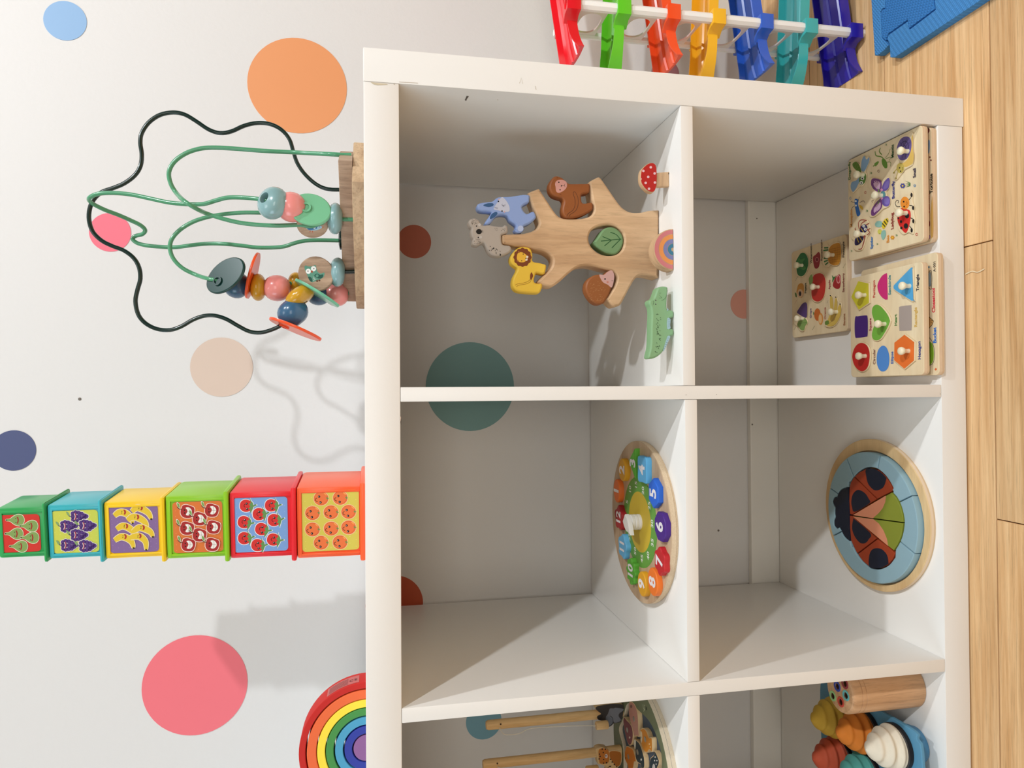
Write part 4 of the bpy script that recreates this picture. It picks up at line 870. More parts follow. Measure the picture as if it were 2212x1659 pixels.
# ---- insects board on top of a sea-animals board (front right stack)
t4, f4, e4 = board('lower front peg puzzle of sea animals, under the insects puzzle', ZB, [(1860, 330), (2008, 275), (2017, 521), (1862, 552)])
p = Print(f4, c=B_)
p.poly([(1050, 1130), (1070, 900), (1080, 1000), (1086, 1300), (1080, 1390), (1056, 1420)], (222, 178, 96), True); p.poly([(990, 100), (1030, 92), (1040, 130), (1000, 180)], (96, 30, 24), True, 2); p.poly([(1024, 240), (1044, 250), (1040, 370), (1022, 390)], (126, 160, 200), True, 3)
p.poly([(1010, 610), (1022, 640), (1020, 740), (1000, 780)], (86, 130, 60), True, 2); p.poly([(1000, 480), (1024, 510), (1020, 560), (1000, 575)], (210, 96, 60), True, 2); p.poly([(990, 1180), (1040, 1200), (1044, 1260), (1000, 1300)], (150, 60, 60), True, 3); p.poly([(996, 1190), (1030, 1206), (1034, 1250), (1004, 1280)], (214, 170, 150), True, 3)
p.text('Tortoise', 1062, 756, .0072, (36, 34, 30), 0, .03); p.text('Starfish', 1018, 1002, .0084, (196, 44, 50), 0, .04); p.disc(1046, 440, 9, (110, 40, 36)); p.disc(1058, 476, 9, (110, 40, 36)); p.poly([(1016, 1380), (1046, 1370), (1050, 1410), (1020, 1420)], (170, 130, 160), True, 2)
p.build(t4)
t3, f3, e3 = board('upper front peg puzzle of insects with a purple butterfly in the middle', ZT, [(1830, 345), (1990, 270), (1997, 520), (1835, 555)])
for q in ((1905, 360), (1905, 500), (1975, 330), (1975, 480)):
    a, b = f4.hit(q[0] + 10, q[1]); lathe(ms := Mesh(), f4.P(a, b, 0), (0, 0, 1), [(.0034, 0), (.003, .003), (.0062, .0056), (.0062, .0068), (0, .0071)], IVORY, 16); ms.build('peg', t4, 60)
p = Print(f3, c=B_); todo = []
def bug(nm, lab, out, peg):
    l = [tuple(q)[:2] for q in cr([(a, b, 0) for a, b in f3.hits(out, B_)], 4)]; groove(p, l); t, l, q = piece(nm, lab, f3, B_, out, peg=peg, grp='pieces of the insects puzzle'); return t, q
BLK = (30, 26, 26)
dra = bug('dragonfly_piece', 'green dragonfly piece with blue wings and ivory peg in the insects puzzle', [(108, 510), (140, 488), (180, 492), (212, 520), (228, 470), (262, 415), (290, 440), (322, 428), (334, 470), (310, 540), (285, 600), (298, 640), (290, 720), (250, 790), (205, 805), (150, 860), (125, 872), (90, 810), (100, 740), (150, 690), (110, 600)], (166, 648))
but = bug('butterfly_piece', 'purple butterfly piece with ivory peg in the middle of the insects puzzle', [(330, 750), (345, 690), (395, 680), (450, 700), (475, 740), (510, 690), (555, 672), (578, 720), (570, 800), (535, 850), (545, 900), (580, 950), (572, 1020), (535, 1050), (490, 1070), (440, 1120), (380, 1160), (335, 1150), (330, 1080), (360, 1000), (395, 930), (360, 860), (335, 810)], (382, 894))
spi = bug('spider_piece', 'striped spider piece with red legs and ivory peg in the insects puzzle', [(210, 1180), (300, 1182), (345, 1270), (340, 1340), (300, 1410), (262, 1520), (230, 1560), (170, 1560), (140, 1520), (145, 1450), (110, 1400), (135, 1300), (180, 1290)], (166, 1358))
sna = bug('snail_piece', 'purple-shelled snail piece with ivory peg in the insects puzzle', [(840, 136), (858, 170), (852, 300), (862, 420), (850, 530), (800, 570), (750, 600), (700, 670), (650, 720), (612, 650), (612, 600), (660, 540), (700, 510), (650, 420), (640, 320), (680, 220), (740, 175), (790, 170)], (690, 364))
lad = bug('ladybug_piece', 'red spotted ladybug piece with ivory peg in the insects puzzle', [(835, 842), (856, 880), (848, 960), (870, 1040), (866, 1110), (882, 1180), (866, 1250), (858, 1360), (800, 1345), (740, 1370), (680, 1310), (650, 1200), (660, 1100), (625, 1040), (640, 960), (690, 930), (740, 890), (800, 890)], (672, 1104))
# flat print of the board itself
p.poly([(470, 470), (500, 460), (530, 500), (536, 560), (510, 572), (478, 530)], (98, 140, 50), True, 3); p.poly([(380, 520), (420, 490), (436, 500), (400, 550)], (110, 150, 60), True, 2)
for q in ([(390, 370), (400, 420), (440, 430)], [(455, 330), (440, 370), (470, 410)], [(440, 430), (470, 440), (500, 470)], [(510, 450), (550, 400), (572, 340)], [(520, 460), (575, 440), (560, 480)], [(530, 500), (575, 500), (576, 550)], [(385, 540), (366, 548)]): p.line(q, .0013 if q[0][0] < 500 else .0006, (104, 140, 50), True, 3)
p.poly([(150, 940), (190, 950), (186, 1000), (200, 1060), (215, 1120), (180, 1148), (160, 1080), (148, 1000)], (50, 110, 190), True, 3); p.poly([(200, 1010), (240, 1030), (246, 1070), (214, 1050)], (222, 180, 60), True, 2); p.disc(160, 965, 12, (230, 236, 240)); p.disc(162, 1018, 12, (230, 236, 240))
for q in ([(150, 980), (120, 975), (104, 968)], [(150, 1020), (120, 1040), (104, 1070)], [(190, 960), (205, 910)], [(205, 985), (250, 960), (270, 985)]): p.line(q, .0005, (40, 50, 80), True, 2)
p.poly([(470, 1250), (500, 1190), (540, 1168), (550, 1200), (525, 1260), (490, 1300)], (220, 190, 40), True, 3)
for a, b in (((478, 1232), (512, 1270)), ((498, 1204), (530, 1246)), ((524, 1180), (548, 1214))): p.line([a, b], .0014, BLK)
p.disc(448, 1330, 26, (206, 200, 90), ry=30); p.disc(448, 1352, 4, BLK)
for q in ([(390, 1240), (420, 1205), (470, 1210), (470, 1270), (410, 1275)], [(470, 1330), (510, 1310), (522, 1370), (490, 1430), (466, 1390)]): p.poly(q, (140, 184, 170), True, 3)
def flower(x, y, c, r=16):
    for k in range(6): p.disc(x + r * math.cos(k * 1.047), y + r * math.sin(k * 1.047), r * .6, c, n=8); p.h -= p.step
    p.h += p.step; p.disc(x, y, r * .55, (238, 200, 70), n=8)
flower(722, 782, (84, 84, 150), 20); flower(600, 1400, (226, 150, 50), 16); flower(866, 780, (110, 150, 190), 10)
for x, y, s in ((520, 290, 12), (338, 628, 16), (290, 1080, 16), (416, 1476, 12), (108, 1560, 12), (780, 760, 34), (645, 1372, 14)):
    for k in (-1, -.3, .3, 1): p.poly([(x + s, y + k * s * .4), (x - s, y + k * s * 1.2), (x + s, y + k * s * .4 + s * .3)], (56, 120, 60), True); p.h -= p.step
    p.h += p.step
for x, y, c in ((436, 606, (120, 70, 40)), (278, 862, (196, 60, 50)), (890, 1362, (200, 60, 50)), (98, 930, (120, 160, 190)), (366, 966, (150, 120, 110))): p.line(circ(x, y, 13, 10), .0006, c, True)
for tx, x, y, c in (('Dragonfly', 88, 604, (70, 120, 60)), ('Mantis', 602, 370, (40, 90, 50)), ('Butterfly', 612, 832, (50, 60, 140)), ('Mosquito', 110, 1170, (222, 150, 70)), ('Snail', 866, 628, (60, 56, 80)), ('Spider', 354, 1462, (50, 120, 190)), ('Bee', 548, 1418, (226, 150, 60)), ('Ladybug', 600, 1204, (150, 50, 46))): p.text(tx, x, y, .0068, c, 0, .025)
p.build(t3)
t, q = dra
q.poly([(225, 600), (222, 540), (232, 470), (262, 424), (286, 470), (316, 440), (322, 480), (290, 560), (260, 610)], (136, 168, 198), True, 3); q.poly([(205, 680), (160, 720), (110, 740), (98, 800), (126, 856), (170, 800), (215, 700)], (136, 168, 198), True, 3)
q.poly([(120, 520), (150, 496), (180, 504), (212, 560), (222, 620), (170, 600), (130, 560)], (98, 130, 50), True, 3); q.poly([(205, 680), (240, 630), (276, 640), (284, 690), (262, 750), (215, 770), (198, 730)], (92, 136, 60), True, 3)
for k in range(4): q.line([(136 + 20 * k, 560 + 18 * k), (158 + 18 * k, 508 + 26 * k)], .0005, (60, 86, 30))
for x, y in ((238, 694), (226, 746)): q.disc(x, y, 21, (238, 238, 230)); q.disc(x, y + 2, 9, BLK)
q.build(t, 'painted_face')
t, q = but
for pts, c1, c2 in (([(340, 750), (352, 700), (400, 694), (450, 712), (470, 760), (462, 830), (440, 860), (380, 830), (350, 790)], (120, 70, 130), (214, 176, 206)), ([(395, 990), (450, 940), (475, 960), (470, 1040), (430, 1090), (375, 1140), (344, 1130), (346, 1070)], (120, 70, 130), (214, 176, 206)), ([(462, 840), (490, 750), (530, 700), (558, 690), (566, 740), (545, 820), (490, 850)], (110, 90, 168), (130, 112, 186)), ([(480, 920), (540, 905), (568, 950), (560, 1010), (520, 1030), (478, 1000)], (110, 90, 168), (130, 112, 186))):
    q.poly(pts, c1, True, 4); mx_, my_ = sum(x for x, y in pts) / len(pts), sum(y for x, y in pts) / len(pts); q.poly([(mx_ + (x - mx_) * .62 + 6, my_ + (y - my_) * .62) for x, y in pts], c2, True, 4)
for x, y in ((362, 760), (376, 740), (396, 732), (416, 736), (366, 1100), (376, 1116), (394, 1100), (412, 1086), (360, 1080)): q.disc(x, y, 7, (110, 50, 120), n=8)
q.poly([(420, 800), (446, 850), (430, 860)], (120, 160, 80), True); q.poly([(414, 1000), (446, 950), (436, 990)], (120, 160, 80), True); q.disc(470, 830, 16, (220, 150, 190)); q.disc(470, 930, 16, (220, 150, 190)); q.disc(486, 884, 30, (92, 150, 156), ry=38)
q.build(t, 'painted_face')
t, q = spi
q.poly([(150, 1420), (190, 1380), (246, 1370), (250, 1420), (200, 1480), (150, 1490)], (44, 36, 84), True, 3); q.poly([(205, 1320), (220, 1270), (262, 1240), (296, 1270), (290, 1320), (250, 1350)], (40, 34, 90), True, 3)
for a, b in (((172, 1408), (196, 1460)), ((200, 1388), (232, 1440)), ((222, 1290), (256, 1340))): q.line([a, b], .0012, (220, 190, 60))
for r in ([(200, 1300), (190, 1230), (222, 1190), (290, 1196)], [(280, 1250), (320, 1230)], [(290, 1300), (326, 1340), (290, 1370)], [(262, 1360), (260, 1440), (230, 1530), (190, 1540)], [(180, 1330), (150, 1300), (160, 1285)], [(210, 1300), (230, 1230), (275, 1205)], [(300, 1310), (335, 1290)], [(250, 1400), (275, 1380), (240, 1500)]): q.line(r, .0013, (160, 60, 50), True, 3)
for x, y in ((256, 1264), (274, 1300)): q.disc(x, y, 17, (240, 240, 236)); q.disc(x + 3, y, 6, BLK)
q.build(t, 'painted_face')
t, q = sna
q.poly([(828, 180), (842, 200), (838, 320), (852, 420), (840, 510), (790, 545), (745, 560), (700, 520), (740, 500), (790, 440), (816, 320)], (222, 184, 96), True, 3)
q.poly([(655, 400), (652, 320), (690, 230), (745, 195), (800, 205), (825, 270), (815, 370), (775, 450), (720, 478), (675, 460)], (106, 88, 148), True, 4)
for k in range(9): a = .5 + k * .62; q.line([(740 + 22 * math.cos(a), 335 + 40 * math.sin(a)), (742 + 74 * math.cos(a + .2), 335 + 128 * math.sin(a + .2))], .0006, (60, 48, 96))
q.line([(760, 330), (745, 300), (715, 330), (730, 390), (775, 380), (790, 310), (760, 250), (710, 270), (685, 350)], .0009, (60, 48, 96), True, 4)
q.disc(692, 570, 46, (194, 172, 86), ry=62); q.line([(660, 620), (640, 690)], .0012, (194, 172, 86)); q.line([(650, 580), (615, 620)], .0012, (194, 172, 86)); q.disc(640, 692, 10, (150, 130, 60)); q.disc(616, 626, 10, (150, 130, 60))
q.disc(685, 568, 8, BLK); q.disc(696, 608, 8, BLK); q.line([(716, 560), (722, 580), (716, 596)], .0005, BLK, True, 2)
q.build(t, 'painted_face')
t, q = lad
q.poly([(700, 1050), (760, 1060), (806, 1080), (816, 1150), (800, 1250), (765, 1340), (730, 1330), (680, 1260), (655, 1180), (664, 1120)], (214, 44, 40), True, 4); q.disc(746, 988, 54, (240, 148, 52), ry=76)
for x, y, r in ((772, 1140, 26), (758, 1262, 26), (700, 1210, 14), (704, 1286, 14), (668, 1170, 10)): q.disc(x, y, r, BLK, ry=r * 1.25)
q.disc(732, 972, 10, BLK); q.disc(738, 1030, 10, BLK); q.line([(766, 970), (774, 990), (764, 1012)], .0006, (120, 50, 20), True, 2)
for pts, e in (([(794, 950), (822, 920)], (826, 892)), ([(800, 1015), (835, 1020)], (845, 1046)), ([(812, 1165), (840, 1175)], (848, 1204)), ([(800, 1260), (825, 1290)], (828, 1314))): q.line(pts, .0009, BLK); q.disc(e[0], e[1], 13, BLK, ry=26)
q.line([(690, 1030), (650, 1030), (632, 990), (650, 955), (672, 966), (664, 990)], .0008, BLK, True, 3)
q.build(t, 'painted_face')
# ---- fruit board lying alone at the back
ZF = TB + .0088
t5, f5, e5 = board('peg puzzle board of fruit lying alone behind the other puzzles', ZF, [(1709, 545), (1826, 512), (1833, 712), (1712, 730)])
p = Print(f5, c=F_)
def fru(nm, lab, out, peg):
    l = [tuple(q)[:2] for q in cr([(a, b, 0) for a, b in f5.hits(out, F_)], 4)]; groove(p, l); t, l, q = piece(nm, lab, f5, F_, out, peg=peg, grp='pieces of the fruit puzzle'); return t, q
mel = fru('watermelon_piece', 'green watermelon piece with ivory peg in the fruit puzzle', [(190, 520), (180, 470), (215, 430), (250, 370), (300, 352), (350, 390), (378, 460), (380, 540), (360, 640), (310, 715), (260, 725), (215, 690), (190, 620)], (200, 550))
pin = fru('pineapple_piece', 'orange pineapple piece with green leaves and ivory peg in the fruit puzzle', [(650, 240), (685, 270), (760, 215), (820, 210), (852, 260), (858, 350), (850, 450), (820, 545), (770, 568), (700, 560), (655, 590), (600, 545), (590, 470), (620, 400), (590, 320), (620, 270)], (640, 400))
app = fru('apple_piece', 'red apple piece with green leaf and ivory peg in the middle of the fruit puzzle', [(425, 662), (450, 690), (520, 655), (580, 660), (620, 720), (635, 800), (630, 920), (605, 1010), (560, 1075), (500, 1090), (450, 1060), (420, 990), (410, 930), (375, 900), (370, 830), (380, 740)], (430, 860))
gra = fru('grapes_piece', 'purple grapes piece with green leaves and ivory peg in the fruit puzzle', [(340, 1072), (366, 1110), (368, 1200), (360, 1300), (375, 1370), (345, 1440), (318, 1500), (270, 1500), (230, 1440), (180, 1390), (175, 1330), (205, 1240), (225, 1170), (280, 1100)], (205, 1315))
ban = fru('bananas_piece', 'yellow bananas piece with ivory peg in the fruit puzzle', [(700, 960), (735, 1000), (780, 980), (815, 1060), (860, 1085), (864, 1180), (840, 1300), (790, 1400), (720, 1448), (640, 1440), (612, 1400), (620, 1350), (660, 1290), (690, 1200), (672, 1080), (668, 1000)], (690, 1220))
p.poly([(480, 600), (455, 560), (440, 440), (480, 400), (520, 360), (545, 400), (540, 500), (520, 580)], (150, 40, 50), True, 3); p.disc(498, 470, 26, (206, 130, 130), ry=34); p.disc(498, 470, 20, (120, 24, 36), ry=26)
p.poly([(215, 880), (230, 830), (270, 808), (305, 830), (310, 900), (300, 980), (270, 1018), (230, 990), (205, 940)], (214, 150, 60), True, 4); p.disc(258, 955, 42, (228, 190, 150), ry=62); p.disc(256, 958, 18, BLK, ry=34); p.poly([(190, 1000), (180, 940), (205, 960), (208, 1010)], (90, 120, 60), True, 2)
p.poly([(725, 830), (760, 730), (800, 690), (830, 690), (840, 760), (830, 860), (800, 890), (750, 875)], (168, 40, 44), True, 4); p.disc(806, 752, 30, (226, 150, 150), ry=62); p.disc(806, 752, 18, (186, 60, 66), ry=46); p.poly([(712, 690), (740, 720), (770, 700), (745, 750), (715, 800), (722, 740)], (60, 120, 60), True, 2)
p.disc(505, 1258, 46, (204, 106, 40), ry=90); p.disc(552, 1320, 34, (226, 150, 70), ry=84); p.disc(546, 1322, 24, (236, 196, 140), ry=66); p.poly([(440, 1210), (460, 1240), (450, 1270)], (60, 120, 60), True)
for x, y in ((185, 775), (430, 1480), (870, 590), (165, 1480), (640, 1090), (175, 1110)):
    c = (186, 70, 60) if y == 1110 else (60, 90, 50)
    for k in range(3): p.poly([(x + k * 12, y - k * 22), (x + 18 + k * 12, y - 26 - k * 22), (x + 8 + k * 12, y - 6 - k * 22)], c, True); p.h -= p.step
    p.h += p.step
for tx, x, y, c in (('Watermelon', 416, 380, (60, 60, 50)), ('Pomegranate', 566, 335, (90, 60, 56)), ('Pineapple', 880, 325, (60, 54, 46)), ('Papaya', 334, 880, (60, 70, 50)), ('Apple', 680, 830, (170, 70, 80)), ('Strawberry', 880, 800, (140, 66, 60)), ('Grape', 410, 1240, (90, 70, 130)), ('Orange', 616, 1240, (180, 90, 70)), ('Banana', 892, 1330, (170, 110, 70))): p.text(tx, x, y, .0064, c, 0, .02)
p.build(t5)
t, q = mel
q.poly([(200, 560), (195, 500), (230, 430), (265, 380), (310, 372), (350, 410), (370, 470), (370, 545), (345, 640), (300, 700), (255, 708), (215, 670)], (36, 110, 58), True, 4); q.poly([(206, 520), (240, 440), (262, 470), (330, 450), (290, 520), (340, 590), (300, 620), (250, 590), (210, 610)], (72, 140, 74), True, 3); q.build(t, 'painted_face')
t, q = pin
q.poly([(660, 350), (700, 270), (770, 235), (820, 236), (840, 300), (842, 400), (826, 500), (790, 548), (720, 548), (660, 490)], (206, 142, 44), True, 4)
for k in range(7): q.line([(680 + 22 * k, 300 if k < 5 else 260), (668 + 26 * k, 530 if k < 5 else 480)], .0004, (160, 96, 24)); q.line([(668, 330 + 30 * k), (830, 290 + 34 * k)], .0004, (160, 96, 24))
for a, b in (((660, 300), (600, 300)), ((660, 330), (590, 340)), ((660, 360), (610, 380)), ((655, 450), (596, 450)), ((655, 480), (600, 500)), ((660, 510), (615, 545)), ((656, 410), (606, 414))): q.line([a, b], .0022, (54, 116, 60))
q.build(t, 'painted_face')
t, q = app
q.poly([(440, 720), (480, 678), (540, 664), (590, 690), (618, 760), (620, 860), (600, 980), (560, 1050), (500, 1072), (440, 1040), (418, 960), (425, 850)], (196, 50, 40), True, 4); q.poly([(385, 800), (380, 740), (420, 680), (440, 740), (430, 810), (400, 840)], (140, 170, 96), True, 3); q.build(t, 'painted_face')
t, q = gra
q.poly([(210, 1225), (240, 1170), (290, 1100), (340, 1084), (358, 1130), (356, 1220), (346, 1300), (300, 1290), (250, 1260)], (84, 58, 118), True, 4); q.poly([(215, 1400), (250, 1330), (320, 1310), (362, 1370), (330, 1420), (312, 1480), (270, 1480), (235, 1440)], (140, 172, 96), True, 3); q.line([(350, 1370), (280, 1380), (220, 1400)], .0006, (90, 120, 60)); q.build(t, 'painted_face')
t, q = ban
for pts in ([(690, 985), (715, 1010), (730, 1100), (725, 1220), (690, 1330), (640, 1380), (660, 1310), (690, 1200), (680, 1080)], [(770, 1010), (790, 1080), (780, 1220), (720, 1340), (650, 1400), (690, 1300), (735, 1180), (750, 1080)], [(830, 1110), (846, 1180), (820, 1300), (760, 1400), (690, 1430), (640, 1410), (720, 1350), (780, 1240), (800, 1150)]): q.poly(pts, (220, 188, 92), True, 3); q.line(pts[:5], .0004, (150, 120, 40), True, 3)
for x, y in ((690, 986), (768, 1008), (828, 1108)): q.disc(x, y, 9, BLK)
q.poly([(612, 1360), (660, 1340), (670, 1390), (620, 1410)], (110, 140, 60), True, 2); q.build(t, 'painted_face')
# ================================================================ lower middle cube: round ladybird block puzzle on a wooden tray
L_ = Crop(1760, 930, 4.483)
ZL = TB + .008
tb = level(ZL); c0 = V((-.5588, .1200, ZL)); RT_ = .1085
TRW = WOOD((232, 200, 150), (212, 174, 124), 'X', 26, 9, .5, .1, pores=.8)
tr = thing('puzzle_tray', 'round pale plywood tray holding the ladybird puzzle in the lower middle cube', 'puzzle board', (c0.x, c0.y, TB))
fT = Face(c0, (1, 0, 0), (0, 1, 0))
ftop = level(ZL + .0075); r_ = [ftop.hit(*q, L_) for q in ((560, 218), (560, 1470), (122, 800), (1008, 880))]
ci = ((r_[0][0] + r_[1][0]) / 2 - c0.x, (r_[2][1] + r_[3][1]) / 2 - c0.y); RI = (r_[0][0] - r_[1][0] + r_[2][1] - r_[3][1]) / 4 + .0012
slab(Mesh(), fT, [circ(0, 0, RT_, 80), circ(ci[0], ci[1], RI, 72)], .005, TRW, .001, M((236, 208, 176), .6, .3)).build('rim', tr, 40)
slab(Mesh(), fT.up(-.005), [circ(0, 0, RT_ - .0006, 80)], .0028, M((222, 190, 150), .6, .3), 0).build('base', tr, 40)
ZP = ZL + .0075; fP = level(ZP)
SKY_, NAV, RED_, PCH, OLV = (146, 178, 190), (16, 24, 44), (158, 62, 32), (216, 140, 106), (134, 142, 50)
def pt(x, y): return fP.hit(x, y, L_)
ctr = pt(560, 850)
def lp(name, label, pts, rgb, sm=0, r=.0011, px=True):
    l = fP.hits(pts, L_) if px else pts
    if sm: l = [tuple(q)[:2] for q in cr([(a, b, 0) for a, b in l], sm)]
    if area2(l) < 0: l = l[::-1]
    l = inset(l, .0003)
    o = slab(Mesh(), fP, [l], .0118, M(rgb, .5, .35, bump=.04, bscale=500), r).build(name, None, 40)
    tag(o, label, 'puzzle piece', 'pieces of the ladybird puzzle'); return o
# outer ring: six pale blue segments between the tray and the ladybird
BODY = [(325, 555), (345, 500), (400, 430), (460, 380), (520, 362), (600, 375), (680, 440), (735, 520), (760, 580), (738, 592), (790, 650), (830, 730), (856, 830), (860, 910), (840, 1020), (800, 1110), (765, 1165), (785, 1195), (760, 1240), (715, 1295), (650, 1330), (590, 1338), (525, 1318), (470, 1270), (410, 1200), (370, 1120), (345, 1065)]
HEAD = [(325, 555), (290, 560), (250, 580), (222, 620), (215, 645), (190, 650), (175, 690), (188, 730), (198, 745), (195, 800), (200, 840), (188, 870), (190, 920), (215, 945), (245, 950), (275, 1010), (310, 1050), (343, 1066), (335, 950), (332, 820), (328, 680)]
inner = [tuple(q)[:2] for q in cr([(a, b, 0) for a, b in fP.hits(BODY, L_)], 3)] + [tuple(q)[:2] for q in cr([(a, b, 0) for a, b in fP.hits([(343, 1066), (310, 1050), (275, 1010), (245, 950), (215, 945), (190, 920), (188, 870), (200, 840), (195, 800), (198, 745), (188, 730), (175, 690), (190, 650), (215, 645), (222, 620), (250, 580), (290, 560), (325, 555)], L_)], 3, False)]
gx, gy = c0.x + ci[0], c0.y + ci[1]
ring = pt(985, 905)
RO = RI - .0016
def ang(q): return math.atan2(q[1] - gy, q[0] - gx)
inn = sorted(((ang(q), math.hypot(q[0] - gx, q[1] - gy)) for q in inner))
def rin(a):
    a = (a + math.pi) % (2 * math.pi) - math.pi
    best = None
    for k in range(len(inn)):
        a0, r0 = inn[k - 1]; a1, r1 = inn[k]
        if k == 0: a0 -= 2 * math.pi
        if a0 <= a <= a1 and a1 > a0: return r0 + (r1 - r0) * (a - a0) / (a1 - a0)
    a0, r0 = inn[-1]; a1, r1 = inn[0]; a1 += 2 * math.pi
    return r0 + (r1 - r0) * (a - a0) / max(1e-6, a1 - a0)
CUT = [ang(pt(*q)) for q in ((330, 330), (620, 300), (880, 660), (900, 1140), (205, 1005), (190, 590))]
CUT = sorted(CUT)
WH = ['first', 'second', 'third', 'fourth', 'fifth', 'sixth', 'seventh']
def where(a):
    d = (math.degrees(a) + 360) % 360
    return ['at the right of', 'at the back right of', 'at the back of', 'at the back left of', 'at the left of', 'at the front left of', 'at the front of', 'at the front right of'][int((d + 22.5) // 45) % 8]
used = {}
for i in range(6):
    a0, a1 = CUT[i], CUT[(i + 1) % 6] + (2 * math.pi if i == 5 else 0); n = 22; e = .0035
    oa = [(gx + RO * math.cos(a0 + e + (a1 - a0 - 2 * e) * k / n), gy + RO * math.sin(a0 + e + (a1 - a0 - 2 * e) * k / n)) for k in range(n + 1)]
    ia = [(gx + (rin(a) + .0007) * math.cos(a), gy + (rin(a) + .0007) * math.sin(a)) for a in [a1 - 1.6 * e - (a1 - a0 - 3.2 * e) * k / (n * 2) for k in range(n * 2 + 1)]]
    w = where((a0 + a1) / 2); used[w] = used.get(w, 0) + 1
    lp('border_piece', 'pale blue border segment %s the ladybird puzzle ring%s' % (w, '' if used[w] == 1 else ', the shorter one'), oa + ia, SKY_, 0, .0014, False)
lp('head_piece', 'navy head piece of the ladybird puzzle with two bumps', HEAD, NAV, 3)
# wing cases: each half split in two, spots painted on
def red(label, pts, spot):
    o = lp('wing_piece', label, pts, RED_); l = fP.hits(pts, L_)
    q = Print(fP.up(.00002), c=L_); q.poly(spot, NAV, True, 3); q.build(o, 'painted_spot')
red('red wing piece with a whole navy spot, upper right quarter of the ladybird', [(332, 560), (345, 505), (378, 448), (600, 666), (362, 818), (338, 812), (330, 680)], [(404, 580), (440, 578), (490, 610), (522, 660), (530, 705), (388, 788), (362, 740), (354, 690), (368, 620)])
red('red wing piece with a cut navy spot, outer right of the ladybird', [(382, 444), (430, 402), (498, 368), (600, 380), (680, 442), (735, 522), (757, 578), (740, 592), (604, 664)], [(498, 374), (600, 380), (686, 448), (690, 480), (668, 545), (620, 576), (570, 574), (520, 520), (500, 450)])
red('red wing piece with a whole navy spot, upper left quarter of the ladybird', [(336, 822), (362, 826), (600, 1046), (408, 1192), (372, 1120), (348, 1062), (338, 950)], [(372, 865), (388, 860), (540, 995), (525, 1050), (490, 1090), (440, 1088), (390, 1030), (362, 950)])
red('red wing piece with a cut navy spot, outer left of the ladybird', [(604, 1050), (712, 1128), (780, 1190), (756, 1244), (712, 1296), (640, 1330), (580, 1336), (524, 1316), (465, 1268), (412, 1196)], [(525, 1230), (545, 1165), (590, 1140), (650, 1150), (700, 1205), (714, 1280), (706, 1296), (640, 1330), (580, 1334), (528, 1316)])
# tail: two pieces, each peach in front of olive green
def tail(label, full, peach):
    t = thing('tail_piece', label, 'puzzle piece', fP.P(*pt(full[0][0], full[0][1])) - V((0, 0, .0118)), 'pieces of the ladybird puzzle')
    l = inset([q for q in fP.hits(full, L_)][:: 1 if area2(fP.hits(full, L_)) > 0 else -1], .0003)
    slab(Mesh(), fP, [l], .0118, M(OLV, .5, .35, bump=.04, bscale=500), .0009).build('green_end', t, 40)
    q = Print(fP.up(.00002), c=L_); q.poly(peach, PCH, True); q.build(t, 'peach_wedge')
tail('right tail piece of the ladybird, peach wedge and olive green end', [(366, 820), (692, 626), (742, 598), (790, 655), (830, 735), (854, 830), (857, 890), (570, 852)], [(370, 819), (690, 629), (684, 690), (660, 750), (620, 800), (575, 838), (566, 850)])
tail('left tail piece of the ladybird, peach wedge and olive green end', [(366, 830), (570, 858), (856, 897), (838, 1020), (800, 1108), (764, 1162), (716, 1126)], [(370, 832), (568, 858), (620, 900), (668, 970), (700, 1050), (712, 1120)])
# ================================================================ upper left cube: fishing game
G_ = Crop(1280, 1490, 9.2167)
z0 = SZ2; zf = SZ2 + .012; gc = V((-.8853, .128, zf)); GR = .105
FG = Face(gc, (1, 0, 0), (0, 1, 0)); lv = level(zf)
SAGE = M((112, 118, 88), .5, .3); POND = M((66, 84, 104), .5, .35); RAWW = WOOD((226, 196, 150), (202, 168, 120), 'X', 50, 9, .5, .1, pores=.8)
RAWZ = WOOD((232, 196, 142), (206, 164, 106), 'Z', 50, 10, .5, .1, pores=.75)
fg = thing('fishing_game', 'round green fishing game board with a pond, in the upper left cube', 'game', (gc.x, gc.y, z0))
pond = [V((a, b, 0)) for a, b in ((.064, .043), (.030, .066), (.008, .082), (-.012, .064), (-.060, .06), (-.086, .02), (-.07, -.04), (-.02, -.08), (.03, -.078), (.056, -.074), (.074, -.045), (.073, -.004))]
pl_ = [tuple(q)[:2] for q in cr(pond, 5)]
slab(Mesh(), FG, [circ(0, 0, GR, 72), pl_], .0062, SAGE, .0006, WOOD((234, 220, 196), (206, 186, 156), 'Z', 420, .06, .6, .05, pores=.8)).build('top_layer', fg, 40)
slab(Mesh(), FG.up(-.0062), [circ(0, 0, GR, 72)], .0057, POND, .0003, WOOD((234, 220, 196), (206, 186, 156), 'Z', 420, .06, .6, .05, pores=.8)).build('bottom_layer', fg, 40)
p = Print(FG, c=G_)
p.line([(1006, 290), (1010, 350), (1030, 400)], .001, (206, 206, 170), True, 2); p.line([(1030, 300), (1048, 350), (1020, 430)], .001, (206, 206, 170), True, 2); p.poly([(1050, 330), (1080, 350), (1088, 400), (1062, 400)], (58, 66, 46), True, 2)
p.build(fg)
FF = level(zf - .0062 + .0066)
